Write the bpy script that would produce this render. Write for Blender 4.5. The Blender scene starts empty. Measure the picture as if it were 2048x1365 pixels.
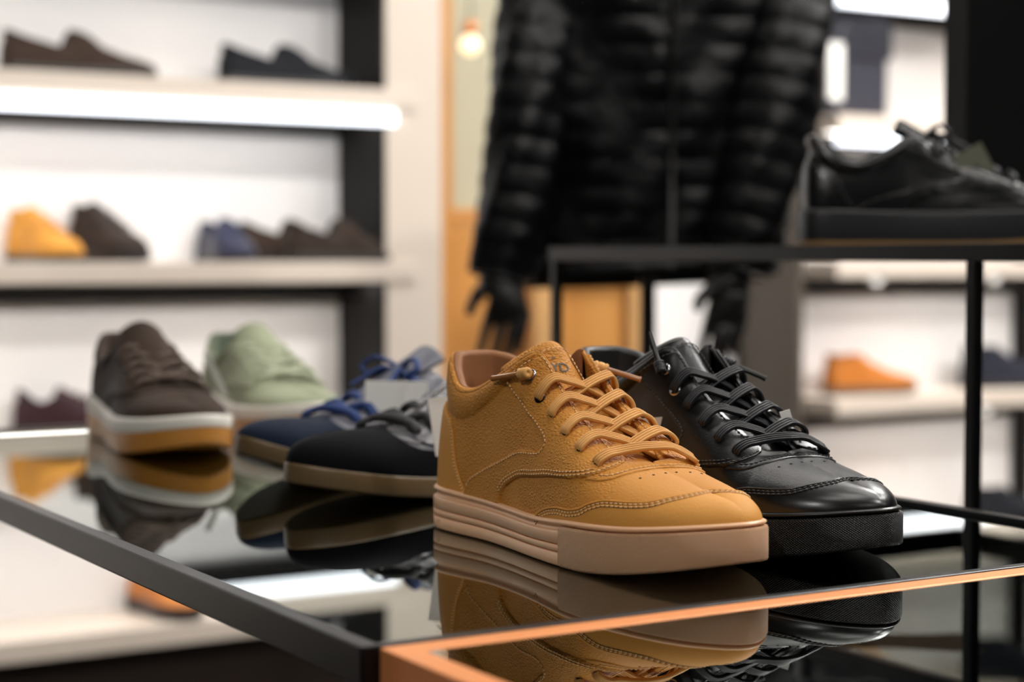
import numpy as np, math
# ---------- interpolation helpers ----------
def herm(keys, q):
    """smooth interpolation through rows (param, v0, v1, ...)"""
    K = np.asarray(keys, float); x = K[:, 0]; V = K[:, 1:]; n = len(x)
    d = np.diff(V, axis=0) / np.diff(x)[:, None]
    m = np.zeros_like(V); m[0] = d[0]; m[-1] = d[-1]
    for i in range(1, n - 1):
        a = x[i] - x[i-1]; b = x[i+1] - x[i]
        m[i] = (d[i-1] * b + d[i] * a) / (a + b)
    q = np.atleast_1d(np.asarray(q, float)); q = np.clip(q, x[0], x[-1])
    i = np.clip(np.searchsorted(x, q, side='right') - 1, 0, n - 2)
    h = (x[i+1] - x[i]); t = ((q - x[i]) / h)[:, None]; h = h[:, None]
    return (2*t**3 - 3*t**2 + 1)*V[i] + (t**3 - 2*t**2 + t)*h*m[i] + (-2*t**3 + 3*t**2)*V[i+1] + (t**3 - t**2)*h*m[i+1]

def unit(v): return v / np.maximum(np.linalg.norm(v, axis=-1, keepdims=True), 1e-12)

LAT = [(0,0),(.006,.055),(.03,.098),(.08,.118),(.16,.122),(.28,.124),(.40,.140),(.52,.162),(.64,.178),(.74,.180),(.84,.160),(.92,.118),(.975,.060),(1,0)]
MED = [(0,0),(.006,.055),(.03,.095),(.08,.118),(.18,.118),(.30,.108),(.42,.108),(.54,.132),(.66,.162),(.76,.168),(.86,.145),(.94,.100),(.985,.050),(1,0)]

class Last:
    """the shape of one shoe; x to the toe, y to the left, z up, metres.
    side +1 is the outer (lateral) side, -1 the inner one; sgn -1 puts the outer side on the wearer's right"""
    def __init__(s, T, L=.3015, sgn=-1, wl=1.017, wm=.94, spring=.013, top=None, k=None, heel=(.001,-.003), inset=.0032, puff=None, full=(.95,.88), toe_from=.68):
        s.L, s.sgn, s.w, s.spring_h, s.toe_from = L, sgn, {1: wl, -1: wm}, spring, toe_from
        gh = lambda t: np.vstack([[-t[1][0], t[1][1], -t[1][2], t[1][3]], t])
        s.T = {1: gh(np.array(T[0], float)), -1: gh(np.array(T[1], float))}
        s.top = top or [(0,.030),(.05,.0285),(.10,.027),(.16,.0265),(.20,.029),(.25,.031),(.3015,.036)]
        s.k = k or [(0,.15),(5,.25),(6.2,.55),(8,.95),(9,1),(13,1)]
        s.tab = {}; s.ntab = {}
        s.heel, s.inset, s.puff, s.full = heel, inset, puff, full
    def outline(s, e, side):
        if side not in s.tab:
            q = np.linspace(0, 13, 5201); s.tab[side] = (q, s.outline_(q, side))
        q, v = s.tab[side]; return np.c_[np.interp(e, q, v[:, 0]), np.interp(e, q, v[:, 1])]
    def outline_(s, e, side):
        P = LAT if side > 0 else MED
        K = [(-1, P[1][0], -P[1][1])] + [(i,) + p for i, p in enumerate(P)] + [(14, P[12][0], -P[12][1])]   # mirrored ends keep heel and toe round
        v = herm(K, np.clip(e, 0, 13))
        return np.c_[v[:, 0]*s.L, side*np.maximum(v[:, 1], 0)*s.L*s.w[side]]
    def outn(s, e, side):
        if side not in s.ntab:
            q = np.linspace(0, 13, 2601); s.ntab[side] = (q, s.outn_(q, side))
        q, v = s.ntab[side]; return unit(np.c_[np.interp(e, q, v[:, 0]), np.interp(e, q, v[:, 1])])
    def outn_(s, e, side):
        e = np.atleast_1d(np.asarray(e, float))
        d = s.outline(np.minimum(e+.01, 13), side) - s.outline(np.maximum(e-.01, 0), side)
        n = unit(np.c_[-d[:, 1], d[:, 0]]) * side
        # at the two ends the outline crosses the axis square on
        n = np.where((np.atleast_1d(e) < .02)[:, None], np.array([[-1., 0.]]), n)
        n = np.where((np.atleast_1d(e) > 12.98)[:, None], np.array([[1., 0.]]), n)
        return n
    def zspring(s, x):
        u = np.asarray(x)/s.L
        return np.where(u > s.toe_from, s.spring_h*(np.clip(u-s.toe_from, 0, 1)/(1-s.toe_from))**1.8, 0.)
    def ztop(s, x): return herm(s.top, x)[:, 0]
    def F(s, e, side):
        o = s.outline(e, side); n = s.outn(e, side)
        p = o - n*s.inset
        p[:, 1] = side*np.maximum(side*p[:, 1], 0)
        return np.c_[p[:, 0], p[:, 1], s.ztop(np.clip(o[:, 0], 0, s.L)) - .003]
    def Tp(s, e, side):
        v = herm(s.T[side], e)/1000.
        return np.c_[v[:, 0], side*np.maximum(v[:, 1], 0), v[:, 2]]
    def raw(s, e, t, side):
        e = np.atleast_1d(np.asarray(e, float)); t = np.clip(np.atleast_1d(np.asarray(t, float)), 0, 1)
        e, t = np.broadcast_arrays(e, t)
        F = s.F(e, side); T = s.Tp(e, side); k = herm(s.k, e)[:, 0]
        ph = t*math.pi/2
        a = (1-k)*t + k*(1-np.maximum(np.cos(ph), 0)**s.full[0]); b = (1-k)*t + k*np.sin(ph)**s.full[1]
        P = np.empty((len(e), 3))
        P[:, 0] = F[:, 0] + (T[:, 0]-F[:, 0])*a
        P[:, 1] = F[:, 1] + (T[:, 1]-F[:, 1])*a
        P[:, 2] = F[:, 2] + (T[:, 2]-F[:, 2])*b
        n = s.outn(e, side); w = np.clip((7.5-e)/3., 0, 1)
        g = (s.heel[0]*np.sin(np.pi*np.clip(t/.65, 0, 1)) + s.heel[1]*np.sin(np.pi*np.clip((t-.6)/.4, 0, 1))*np.clip((5-e)/3., 0, 1))*w
        P[:, 0] += n[:, 0]*g; P[:, 1] += n[:, 1]*g
        return P
    def S(s, e, t, side, off=0.):
        """point (and normal) on the upper, in shoe coordinates, y signed for this foot"""
        e, t = np.broadcast_arrays(np.atleast_1d(np.asarray(e, float)), np.atleast_1d(np.asarray(t, float)))
        P = s.raw(e, t, side)
        h = 2e-3
        du = s.raw(np.minimum(e+h*3, 13), t, side) - s.raw(np.maximum(e-h*3, 0), t, side)
        dv = s.raw(e, np.minimum(t+h, 1), side) - s.raw(e, np.maximum(t-h, 0), side)
        n = unit(np.cross(du, dv))*side
        c = np.array([.13, 0, .03]); flip = np.einsum('ij,ij->i', n, P-c) < 0
        n = np.where(flip[:, None], -n, n)
        end = (e > 12.9)|(e < .1)|((t > .995) & (e > 9.25))
        n[end, 1] = 0; n = unit(n)
        d = np.zeros(len(e)) + off
        if s.puff is not None:
            ts = np.interp(e, s.puff[:, 0], s.puff[:, 1]); hh = np.interp(e, s.puff[:, 0], s.puff[:, 2])
            v = (t-ts)/np.maximum(1-ts, .02)
            d = d + np.where(v > 0, hh*np.sin(np.pi*np.clip(v, 0, 1))**.6, -hh*.12*np.exp(-(v/.05)**2))
        P = P + n*np.reshape(d, (-1, 1))
        P = P*np.array([1, s.sgn, 1]); n = n*np.array([1, s.sgn, 1])
        return P, n

T_MID = [(0,7,0,117),(1,8.5,11,117),(2,15,21,115.5),(3,29,29,105),(3.9,46,32,95),(4.4,62,32,96),(5,85,31,105),(5.5,103,28.5,114.5),(5.8,112.5,25.5,120.5),(6.0,118.5,22.5,123.8),(6.2,123.5,19.3,124.3),
 (6.42,128.5,17.3,119),(6.8,139.5,16,105.5),(7.2,150,15.5,95.5),(7.6,162,15,86.5),(8,175,14.5,78.5),(8.4,190,14,70.5),(8.75,203,12,63.5),(9,209,8,61.5),(9.2,212,0,61),
 (9.6,222,0,58.5),(10.2,236,0,55.5),(11,252,0,52),(12,263,0,49),(13,268,0,47)]
T_MIDM = [list(r) for r in T_MID]
for r in T_MIDM:
    if r[0] in (2,3,3.9,4.4): r[3] += {2:.5,3:7,3.9:7,4.4:5}[r[0]]
    if 5.4 < r[0] < 6.5: r[1] -= 9*(1-abs(r[0]-6.1)/.75)
PUFF = np.array([(0,.80,.0022),(2,.78,.0026),(3,.68,.003),(4,.72,.003),(5,.80,.0028),(5.6,.86,.0022),(6.1,.93,.001),(6.2,.99,0),(13,.99,0)])
import bpy, bmesh, random
from mathutils import Vector, Matrix
from mathutils.geometry import delaunay_2d_cdt
C = bpy.context.scene.collection
random.seed(7); RNG = np.random.default_rng(7)

# ---------- materials ----------
MATS = {}
def mat(name, col, rough=.5, metal=0., spec=.5, coat=0., coat_r=.1, bump=None, var=None, emis=None, sheen=0., sub=None):
    """procedural principled material; bump = (kind, scale, strength, distance), var = (scale, amount, second colour)"""
    if name in MATS: return MATS[name]
    m = bpy.data.materials.new(name); m.use_nodes = True; nt = m.node_tree; N, Lk = nt.nodes, nt.links
    b = N['Principled BSDF']
    b.inputs['Base Color'].default_value = (*col, 1); b.inputs['Roughness'].default_value = rough
    b.inputs['Metallic'].default_value = metal; b.inputs['Specular IOR Level'].default_value = spec
    b.inputs['Coat Weight'].default_value = coat; b.inputs['Coat Roughness'].default_value = coat_r
    b.inputs['Sheen Weight'].default_value = sheen; b.inputs['Sheen Roughness'].default_value = .4
    if sub: b.inputs['Subsurface Weight'].default_value = sub[0]; b.inputs['Subsurface Scale'].default_value = sub[1]
    tc = N.new('ShaderNodeTexCoord')
    if var:
        nz = N.new('ShaderNodeTexNoise'); nz.inputs['Scale'].default_value = var[0]; nz.inputs['Detail'].default_value = 4
        mx = N.new('ShaderNodeMix'); mx.data_type = 'RGBA'
        mx.inputs[6].default_value = (*col, 1); mx.inputs[7].default_value = (*var[2], 1)
        rp = N.new('ShaderNodeMapRange'); rp.inputs[1].default_value = .35; rp.inputs[2].default_value = .65; rp.inputs[4].default_value = var[1]
        Lk.new(tc.outputs['Object'], nz.inputs['Vector']); Lk.new(nz.outputs['Fac'], rp.inputs[0]); Lk.new(rp.outputs[0], mx.inputs[0]); Lk.new(mx.outputs[2], b.inputs['Base Color'])
    if bump:
        kind, sc, st, dist = bump[:4]
        bp = N.new('ShaderNodeBump'); bp.inputs['Strength'].default_value = st; bp.inputs['Distance'].default_value = dist
        if kind == 'grain':      # pebbled leather: cells bounded by fine creases
            nz = N.new('ShaderNodeTexNoise'); nz.inputs['Scale'].default_value = sc*.6; nz.inputs['Detail'].default_value = 2
            ad = N.new('ShaderNodeVectorMath'); ad.operation = 'MULTIPLY_ADD'; ad.inputs[1].default_value = (.0016,)*3
            Lk.new(tc.outputs['Object'], nz.inputs['Vector']); Lk.new(nz.outputs['Color'], ad.inputs[0]); Lk.new(tc.outputs['Object'], ad.inputs[2])
            mp = N.new('ShaderNodeMapping'); mp.inputs['Scale'].default_value = (1., 1., 1.5); mp.inputs['Rotation'].default_value = (0, .5, 0)
            Lk.new(ad.outputs[0], mp.inputs['Vector'])
            v = N.new('ShaderNodeTexVoronoi'); v.feature = 'DISTANCE_TO_EDGE'; v.inputs['Scale'].default_value = sc
            Lk.new(mp.outputs[0], v.inputs['Vector'])
            r = N.new('ShaderNodeMapRange'); r.inputs[1].default_value = 0; r.inputs[2].default_value = .42; r.interpolation_type = 'SMOOTHSTEP'
            Lk.new(v.outputs['Distance'], r.inputs[0])
            n2 = N.new('ShaderNodeTexNoise'); n2.inputs['Scale'].default_value = 45; n2.inputs['Detail'].default_value = 2
            Lk.new(tc.outputs['Object'], n2.inputs['Vector'])
            r2 = N.new('ShaderNodeMapRange'); r2.inputs[1].default_value = .38; r2.inputs[2].default_value = .62; r2.inputs[3].default_value = .25
            Lk.new(n2.outputs['Fac'], r2.inputs[0])
            m3 = N.new('ShaderNodeMath'); m3.operation = 'MULTIPLY'; Lk.new(r.outputs[0], m3.inputs[0]); Lk.new(r2.outputs[0], m3.inputs[1])
            sx = N.new('ShaderNodeSeparateXYZ'); Lk.new(tc.outputs['Object'], sx.inputs[0])     # the vamp leather is stretched smooth towards the toe
            r4 = N.new('ShaderNodeMapRange'); r4.inputs[1].default_value = .185; r4.inputs[2].default_value = .235; r4.inputs[3].default_value = 1.; r4.inputs[4].default_value = .12; Lk.new(sx.outputs[0], r4.inputs[0])
            m4 = N.new('ShaderNodeMath'); m4.operation = 'MULTIPLY'; Lk.new(m3.outputs[0], m4.inputs[0]); Lk.new(r4.outputs[0], m4.inputs[1])
            Lk.new(m4.outputs[0], bp.inputs['Height'])
        elif kind == 'diamond':  # diamond knurling laid along the UV of a rubber strip
            s = N.new('ShaderNodeSeparateXYZ'); Lk.new(tc.outputs['UV'], s.inputs[0])
            outs = []
            for sg in (1, -1):
                a = N.new('ShaderNodeMath'); a.operation = 'MULTIPLY_ADD'; a.inputs[1].default_value = 1.5*sg; Lk.new(s.outputs[1], a.inputs[0]); Lk.new(s.outputs[0], a.inputs[2])
                c = N.new('ShaderNodeMath'); c.operation = 'MULTIPLY'; c.inputs[1].default_value = sc; Lk.new(a.outputs[0], c.inputs[0])
                d = N.new('ShaderNodeMath'); d.operation = 'SINE'; Lk.new(c.outputs[0], d.inputs[0]); outs.append(d)
            e = N.new('ShaderNodeMath'); e.operation = 'MULTIPLY'; Lk.new(outs[0].outputs[0], e.inputs[0]); Lk.new(outs[1].outputs[0], e.inputs[1])
            f = N.new('ShaderNodeMath'); f.operation = 'ABSOLUTE'; Lk.new(e.outputs[0], f.inputs[0])
            Lk.new(f.outputs[0], bp.inputs['Height'])
        else:
            nz = N.new('ShaderNodeTexNoise'); nz.inputs['Scale'].default_value = sc; nz.inputs['Detail'].default_value = 5
            Lk.new(tc.outputs['Object'], nz.inputs['Vector']); Lk.new(nz.outputs['Fac'], bp.inputs['Height'])
        Lk.new(bp.outputs[0], b.inputs['Normal'])
    if emis: b.inputs['Emission Color'].default_value = (*emis[0], 1); b.inputs['Emission Strength'].default_value = emis[1]
    MATS[name] = m; return m

def wood_mat(name, c1, c2, scale=6, rough=.45, rot=(0, 0, 0), stretch=(1, 1, .06)):
    m = bpy.data.materials.new(name); m.use_nodes = True; N, Lk = m.node_tree.nodes, m.node_tree.links; b = N['Principled BSDF']; b.inputs['Roughness'].default_value = rough
    tc = N.new('ShaderNodeTexCoord'); mp = N.new('ShaderNodeMapping'); mp.inputs['Scale'].default_value = stretch; mp.inputs['Rotation'].default_value = rot
    nz = N.new('ShaderNodeTexNoise'); nz.inputs['Scale'].default_value = scale; nz.inputs['Detail'].default_value = 6; nz.inputs['Distortion'].default_value = .6
    cr = N.new('ShaderNodeValToRGB'); cr.color_ramp.elements[0].position = .35; cr.color_ramp.elements[0].color = (*c1, 1); cr.color_ramp.elements[1].position = .66; cr.color_ramp.elements[1].color = (*c2, 1)
    Lk.new(tc.outputs['Object'], mp.inputs[0]); Lk.new(mp.outputs[0], nz.inputs['Vector']); Lk.new(nz.outputs['Fac'], cr.inputs[0]); Lk.new(cr.outputs[0], b.inputs['Base Color'])
    return m

def glass_mat(name, tint, ior=1.5):
    """a pane of float glass seen on its face: both surfaces mirror (Fresnel), the rest passes tinted"""
    m = bpy.data.materials.new(name); m.use_nodes = True; N, Lk = m.node_tree.nodes, m.node_tree.links
    for n in list(N): N.remove(n)
    out = N.new('ShaderNodeOutputMaterial'); fr = N.new('ShaderNodeFresnel'); fr.inputs['IOR'].default_value = ior
    geo = N.new('ShaderNodeNewGeometry')
    a = N.new('ShaderNodeMath'); a.operation = 'MULTIPLY'; a.inputs[1].default_value = 2; Lk.new(fr.outputs[0], a.inputs[0])
    b = N.new('ShaderNodeMath'); b.operation = 'ADD'; b.inputs[1].default_value = 1; Lk.new(fr.outputs[0], b.inputs[0])
    c = N.new('ShaderNodeMath'); c.operation = 'DIVIDE'; Lk.new(a.outputs[0], c.inputs[0]); Lk.new(b.outputs[0], c.inputs[1])
    tr = N.new('ShaderNodeBsdfTransparent'); tr.inputs['Color'].default_value = (*tint, 1)
    gl = N.new('ShaderNodeBsdfGlossy'); gl.inputs['Roughness'].default_value = 0.; gl.inputs['Color'].default_value = (.84, .88, .86, 1)
    mx = N.new('ShaderNodeMixShader'); Lk.new(c.outputs[0], mx.inputs[0]); Lk.new(tr.outputs[0], mx.inputs[1]); Lk.new(gl.outputs[0], mx.inputs[2])
    Lk.new(mx.outputs[0], out.inputs['Surface']); return m

# ---------- mesh helpers ----------
def link(name, verts, faces, m=None, parent=None, smooth=True, uv=None, merge=0, mods=()):
    me = bpy.data.meshes.new(name); me.from_pydata([tuple(map(float, v)) for v in verts], [], [tuple(int(i) for i in f) for f in faces])
    if uv is not None:
        ul = me.uv_layers.new(name='UVMap'); li = np.empty(len(me.loops), int); me.loops.foreach_get('vertex_index', li)
        ul.data.foreach_set('uv', np.asarray(uv, float)[li].ravel())
    if merge:
        bm = bmesh.new(); bm.from_mesh(me); bmesh.ops.remove_doubles(bm, verts=bm.verts, dist=merge); bm.to_mesh(me); bm.free()
    if smooth: me.polygons.foreach_set('use_smooth', [True]*len(me.polygons))
    me.update(); o = bpy.data.objects.new(name, me); C.objects.link(o)
    if m: me.materials.append(m)
    if parent: o.parent = parent
    for kind, kw in mods:
        md = o.modifiers.new(kind.title(), kind)
        for k, v in kw.items(): setattr(md, k, v)
    return o

def tag(o, label=None, cat=None, group=None, kind=None):
    for k, v in (('label', label), ('category', cat), ('group', group), ('kind', kind)):
        if v: o[k] = v
    return o

def thing(name, label, cat, loc=(0, 0, 0), rz=0., group=None):
    o = bpy.data.objects.new(name, None); C.objects.link(o); o.location = loc; o.rotation_euler = (0, 0, rz); o.empty_display_size = .05
    return tag(o, label, cat, group)

class MB:
    """collects shapes into one mesh"""
    def __init__(s): s.v = []; s.f = []; s.uv = []; s.hasuv = False
    def add(s, V, F, uv=None):
        b = len(s.v); s.v += [tuple(p) for p in np.asarray(V, float)]; s.f += [tuple(int(i)+b for i in f) for f in F]
        s.uv += ([tuple(q) for q in uv] if uv is not None else [(0, 0)]*len(V)); s.hasuv |= uv is not None
    def box(s, a, b, rz=0, c=None):
        x0, y0, z0 = a; x1, y1, z1 = b
        V = np.array([(x, y, z) for z in (z0, z1) for y in (y0, y1) for x in (x0, x1)], float)
        if rz:
            c = np.array(c if c is not None else [(x0+x1)/2, (y0+y1)/2]); R = np.array([[math.cos(rz), -math.sin(rz)], [math.sin(rz), math.cos(rz)]]); V[:, :2] = (V[:, :2]-c)@R.T + c
        s.add(V, [(0, 2, 3, 1), (4, 5, 7, 6), (0, 1, 5, 4), (2, 6, 7, 3), (0, 4, 6, 2), (1, 3, 7, 5)])
    def grid(s, P, cu=False, cv=False, uv=None, flip=False, caps=False):
        nu, nv = P.shape[:2]; F = []
        for i in range(nu if cu else nu-1):
            for j in range(nv if cv else nv-1):
                a, b, c, d = i*nv+j, ((i+1) % nu)*nv+j, ((i+1) % nu)*nv+(j+1) % nv, i*nv+(j+1) % nv
                F.append((a, d, c, b) if flip else (a, b, c, d))
        if caps:
            F.append(tuple(range(nv)) if flip else tuple(range(nv))[::-1]); F.append(tuple((nu-1)*nv+j for j in range(nv))[::(-1 if flip else 1)])
        s.add(P.reshape(-1, 3), F, None if uv is None else uv.reshape(-1, 2))
    def tube(s, pts, r, n=10, caps=True, sq=None):
        pts = np.asarray(pts, float); r = np.broadcast_to(np.asarray(r, float), (len(pts),)); t = unit(np.gradient(pts, axis=0))
        ref = np.array([0, 0, 1.]) if abs(t[0][2]) < .9 else np.array([1., 0, 0]); x = unit(np.cross(t[0], ref)); R = []
        for i in range(len(pts)):
            x = unit(x - t[i]*(x@t[i])); y = np.cross(t[i], x); a = np.arange(n)*2*np.pi/n
            R.append(pts[i] + r[i]*(np.cos(a)[:, None]*x + np.sin(a)[:, None]*y*(sq or 1)))
        s.grid(np.array(R), cv=True, caps=caps)
    def ring(s, c, n, R, r, nu=24, nv=10, sy=1.):
        n = unit(np.asarray(n, float)); x = unit(np.cross(n, [0, .3, 1.])); y = np.cross(n, x); c = np.asarray(c, float); P = []
        for a in np.arange(nu)*2*np.pi/nu:
            d = math.cos(a)*x + math.sin(a)*y*sy
            P.append([c + d*R + r*(math.cos(b)*d + math.sin(b)*n) for b in np.arange(nv)*2*np.pi/nv])
        s.grid(np.array(P), cu=True, cv=True)
    def build(s, name, m, parent=None, smooth=True, merge=0, mods=(), bevel=0):
        mods = list(mods)
        if bevel: mods.append(('BEVEL', dict(width=bevel, segments=2, limit_method='ANGLE', angle_limit=.6))); smooth = False
        return link(name, s.v, s.f, m, parent, smooth, s.uv if s.hasuv else None, merge, mods)

def resample(P, step):
    P = np.asarray(P, float); d = np.r_[0, np.cumsum(np.linalg.norm(np.diff(P, axis=0), axis=1))]; n = max(2, int(d[-1]/step)+1)
    q = np.linspace(0, d[-1], n); return np.stack([np.interp(q, d, P[:, k]) for k in range(P.shape[1])], 1)
def smooth_path(K, n=8):
    K = np.asarray(K, float); d = np.r_[0, np.cumsum(np.linalg.norm(np.diff(K[:, :3], axis=0), axis=1))]
    return herm(np.c_[d, K], np.linspace(0, d[-1], (len(K)-1)*n+1))
# ---------- shoes ----------
EU, TU = 30., 75.          # millimetres per unit of e and t, for distances on the upper
def panel(mb, last, poly, h, side, step=1.5, edge=1.0, base=0.):
    """a piece of leather laid on the upper: outline in (e,t), raised h metres, with a rounded cut edge"""
    S = np.array([EU, TU]); pl = resample(np.vstack([poly, poly[:1]])*S, 1.1)[:-1]
    area = .5*np.sum(pl[:, 0]*np.roll(pl[:, 1], -1) - np.roll(pl[:, 0], -1)*pl[:, 1])
    if area < 0: pl = pl[::-1]
    tn = unit(np.roll(pl, -1, 0) - np.roll(pl, 1, 0)); nin = np.c_[-tn[:, 1], tn[:, 0]]
    def dist(Q):
        A = pl; B = np.roll(pl, -1, 0); out = np.full(len(Q), 1e9); mid = (A+B)/2
        seam = (mid[:, 1] > TU-.05) & (mid[:, 0] > 9.1*EU) | (mid[:, 0] > 13*EU-.05) | (mid[:, 0] < .05)   # where the two halves meet there is no edge
        for a, b in zip(A[~seam], B[~seam]):
            ab = b-a; t = np.clip(((Q-a)@ab)/max(ab@ab, 1e-9), 0, 1); out = np.minimum(out, np.hypot(*(Q-a-t[:, None]*ab).T))
        return out
    def inside(Q):
        c = np.zeros(len(Q), bool); A = pl; B = np.roll(pl, -1, 0)
        for a, b in zip(A, B):
            k = ((a[1] > Q[:, 1]) != (b[1] > Q[:, 1])); x = (b[0]-a[0])*(Q[:, 1]-a[1])/((b[1]-a[1]) if b[1] != a[1] else 1e-9)+a[0]; c ^= k & (Q[:, 0] < x)
        return c
    cand = [pl + nin*edge*.45, pl + nin*edge]
    gx, gy = np.meshgrid(np.arange(pl[:, 0].min(), pl[:, 0].max(), step), np.arange(pl[:, 1].min(), pl[:, 1].max(), step*1.3))
    g = np.c_[gx.ravel(), gy.ravel()]; Q = []
    for k, c in enumerate(cand + [g]):
        ok = inside(c); d = dist(c); lim = [edge*.4, edge*.9, edge*1.6][k]; Q.append(c[ok & (d > lim)])
    Q = np.vstack(Q); allp = np.vstack([pl, Q]); n = len(pl)
    r = delaunay_2d_cdt([Vector(p) for p in allp], [], [list(range(n))], 1, 1e-4)
    co = np.array([tuple(v) for v in r[0]]); F = [f for f in r[2] if len(f) >= 3]
    d = dist(co); prof = np.sqrt(np.clip(1-(1-np.clip(d/edge, 0, 1))**2, 0, 1))
    e = np.clip(co[:, 0]/EU, 0, 13); t = np.clip(co[:, 1]/TU, 0, 1)
    P, nn = last.S(e, t, side); P = P + nn*(base - .0003 + (h+.0003)*prof)[:, None]
    # wind outward
    c = np.cross(P[F[0][1]]-P[F[0][0]], P[F[0][2]]-P[F[0][0]])
    if c@nn[F[0][0]] < 0: F = [f[::-1] for f in F]
    mb.add(P, F)

def on_path(last, path, side, off, step=1.0, shift=0.):
    K = np.asarray(path, float); q = smooth_path(np.c_[K*[EU, TU], np.zeros(len(K))], 10)[:, :2]/[EU, TU]
    P, n = last.S(np.clip(q[:, 0], 0, 13), np.clip(q[:, 1], 0, 1), side, 0.); P = P + n*off
    if shift:
        tg = unit(np.gradient(P, axis=0)); P = P + np.cross(n, tg)*shift
    X = resample(np.c_[P, n], 1.) if False else None
    d = np.r_[0, np.cumsum(np.linalg.norm(np.diff(P, axis=0), axis=1))]
    return P, n, d

def stitches(mb, last, path, side, off, pitch=.0033, ln=.0023, r=.00050, shift=0., chan=None):
    P, n, d = on_path(last, path, side, off, shift=shift)
    if chan is not None:
        Q = np.stack([np.interp(np.arange(0, d[-1], .002), d, (P-n*.0004)[:, k]) for k in range(3)], 1)
        if len(Q) > 2: chan.tube(Q, .00052, 6)
    for q in np.arange(pitch*.5, d[-1]-pitch*.5, pitch):
        pc = [np.array([np.interp(x, d, P[:, k]) for k in range(3)]) for x in (q-ln/2, q, q+ln/2)]; nn = unit(np.array([np.interp(q, d, n[:, k]) for k in range(3)]))
        tg = unit(pc[2]-pc[0]); sd = np.cross(nn, tg); R = []
        for x, (rr, up) in zip([pc[0], pc[0]*.8+pc[1]*.2, pc[1], pc[2]*.8+pc[1]*.2, pc[2]], [(.3, -.5), (.85, 0), (1, .35), (.85, 0), (.3, -.5)]):
            R.append([x + nn*r*(up + rr*math.sin(a)) + sd*r*rr*1.15*math.cos(a) for a in np.arange(6)*np.pi/3])
        mb.grid(np.array(R), cv=True, caps=True)

def groove(mb, last, path, side, off, r=.0007, shift=0.):
    P, n, d = on_path(last, path, side, off, shift=shift); Q = np.stack([np.interp(np.arange(0, d[-1], .002), d, P[:, k]) for k in range(3)], 1)
    if len(Q) > 2: mb.tube(Q, r, 6)

def ribbon(mb, K, w, th, cords=4):
    """a flat woven lace along rows (x,y,z,nx,ny,nz); cords = raised ridges on its face"""
    Q = smooth_path(K, 9); P = Q[:, :3]; n = unit(Q[:, 3:6]); t = unit(np.gradient(P, axis=0)); n = unit(n - t*np.einsum('ij,ij->i', n, t)[:, None]); s = np.cross(t, n)
    if cords:
        c = np.linspace(-1, 1, cords*6+1); top = th*.12 + th*.72*np.abs(np.sin((c+1)*.5*np.pi*cords))**.6; top[[0, -1]] = 0
    else:
        c = np.linspace(-1, 1, 9); top = th*.6*np.sqrt(np.clip(1-c*c, 0, 1))
    prof = [(a, b) for a, b in zip(c, top)] + [(x, -th*.5) for x in (.92, .5, 0, -.5, -.92)]
    G = np.array([[P[i] + s[i]*a*w/2 + n[i]*b for a, b in prof] for i in range(len(P))])
    mb.grid(G, cv=True, caps=True, flip=True)

def sole_strip(mb, last, prof, e0=0., e1=13., de=.1, loop=True, zb=None):
    """sweep a wall profile [(fraction of height, offset m)] round the sole outline"""
    es = np.linspace(e0, e1, int((e1-e0)/de)+1); segs = []
    for side, ee in ((1, es), (-1, es[::-1][1:-1] if (loop and e0 == 0) else es[::-1][1:])):
        o = last.outline(ee, side); n = last.outn(ee, side); segs.append(np.c_[o, n])
    A = np.vstack(segs); x = A[:, 0]; z0 = last.zspring(x); z1 = last.ztop(np.clip(x, 0, last.L)); n = A[:, 2:4]
    u = np.r_[0, np.cumsum(np.linalg.norm(np.diff(A[:, :2], axis=0), axis=1))]
    P = np.empty((len(A), len(prof), 3)); UV = np.empty((len(A), len(prof), 2))
    for j, (f, off) in enumerate(prof):
        P[:, j, :2] = A[:, :2] + n*off; P[:, j, 2] = z0 + (z1-z0)*f; UV[:, j, 0] = u; UV[:, j, 1] = P[:, j, 2]
    P[:, :, 1] *= last.sgn
    mb.grid(P, cu=loop and e0 == 0, uv=UV, flip=last.sgn > 0)
    return P

def fill_across(mb, last, z_of, off, up=True, de=.25):
    es = np.arange(0, 13.01, de); P = np.empty((len(es), 7, 3))
    for j, w in enumerate(np.linspace(1, -1, 7)):
        for i, e in enumerate(es):
            s = 1 if w >= 0 else -1; o = last.outline([e], s)[0]; n = last.outn([e], s)[0]; q = o + n*off
            P[i, j] = (q[0], q[1]*abs(w)*last.sgn, 0)
            if abs(w) < .99: P[i, j, 0] = (q[0]*abs(w) + (last.outline([e], 1)[0][0]+last.outn([e], 1)[0][0]*off)*(1-abs(w)))
    for i in range(len(es)): P[i, :, 2] = z_of(np.clip(P[i, :, 0], 0, last.L))
    mb.grid(P, flip=up != (last.sgn > 0))

HEELSEAM = [(3.275,.66),(3.6,.565),(3.75,.415),(3.9,.255),(4.1,.13),(4.3,.0)]
PADSEAM = [(3.3,.645),(3.62,.65),(4.1,.78),(4.5,.865),(4.875,.905),(5.275,.905),(5.625,.905),(5.925,.905),(6.2,.93)]
OV_UP = [(5.45,.85),(5.45,.83),(5.775,.65),(6.275,.49),(6.675,.48),(6.975,.46),(7.05,.435),(7.0,.395),(6.75,.345),(6.35,.30),(5.65,.28),(5.15,.27),(4.825,.245),(4.5,.195),(4.3,.12),(4.2,.0)]
OV_LO = [(5.45,.0),(5.525,.07),(5.725,.115),(6.025,.14),(6.525,.175),(7.225,.235),(8.05,.315),(8.425,.4),(8.675,.515),(8.85,.64),(8.955,.76),(8.93,.87),(8.8,.96)]
FRONT = [(6.28,.95),(6.775,.935),(7.125,.925),(7.5,.91),(7.9,.90),(8.4,.89),(8.725,.88)]
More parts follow.
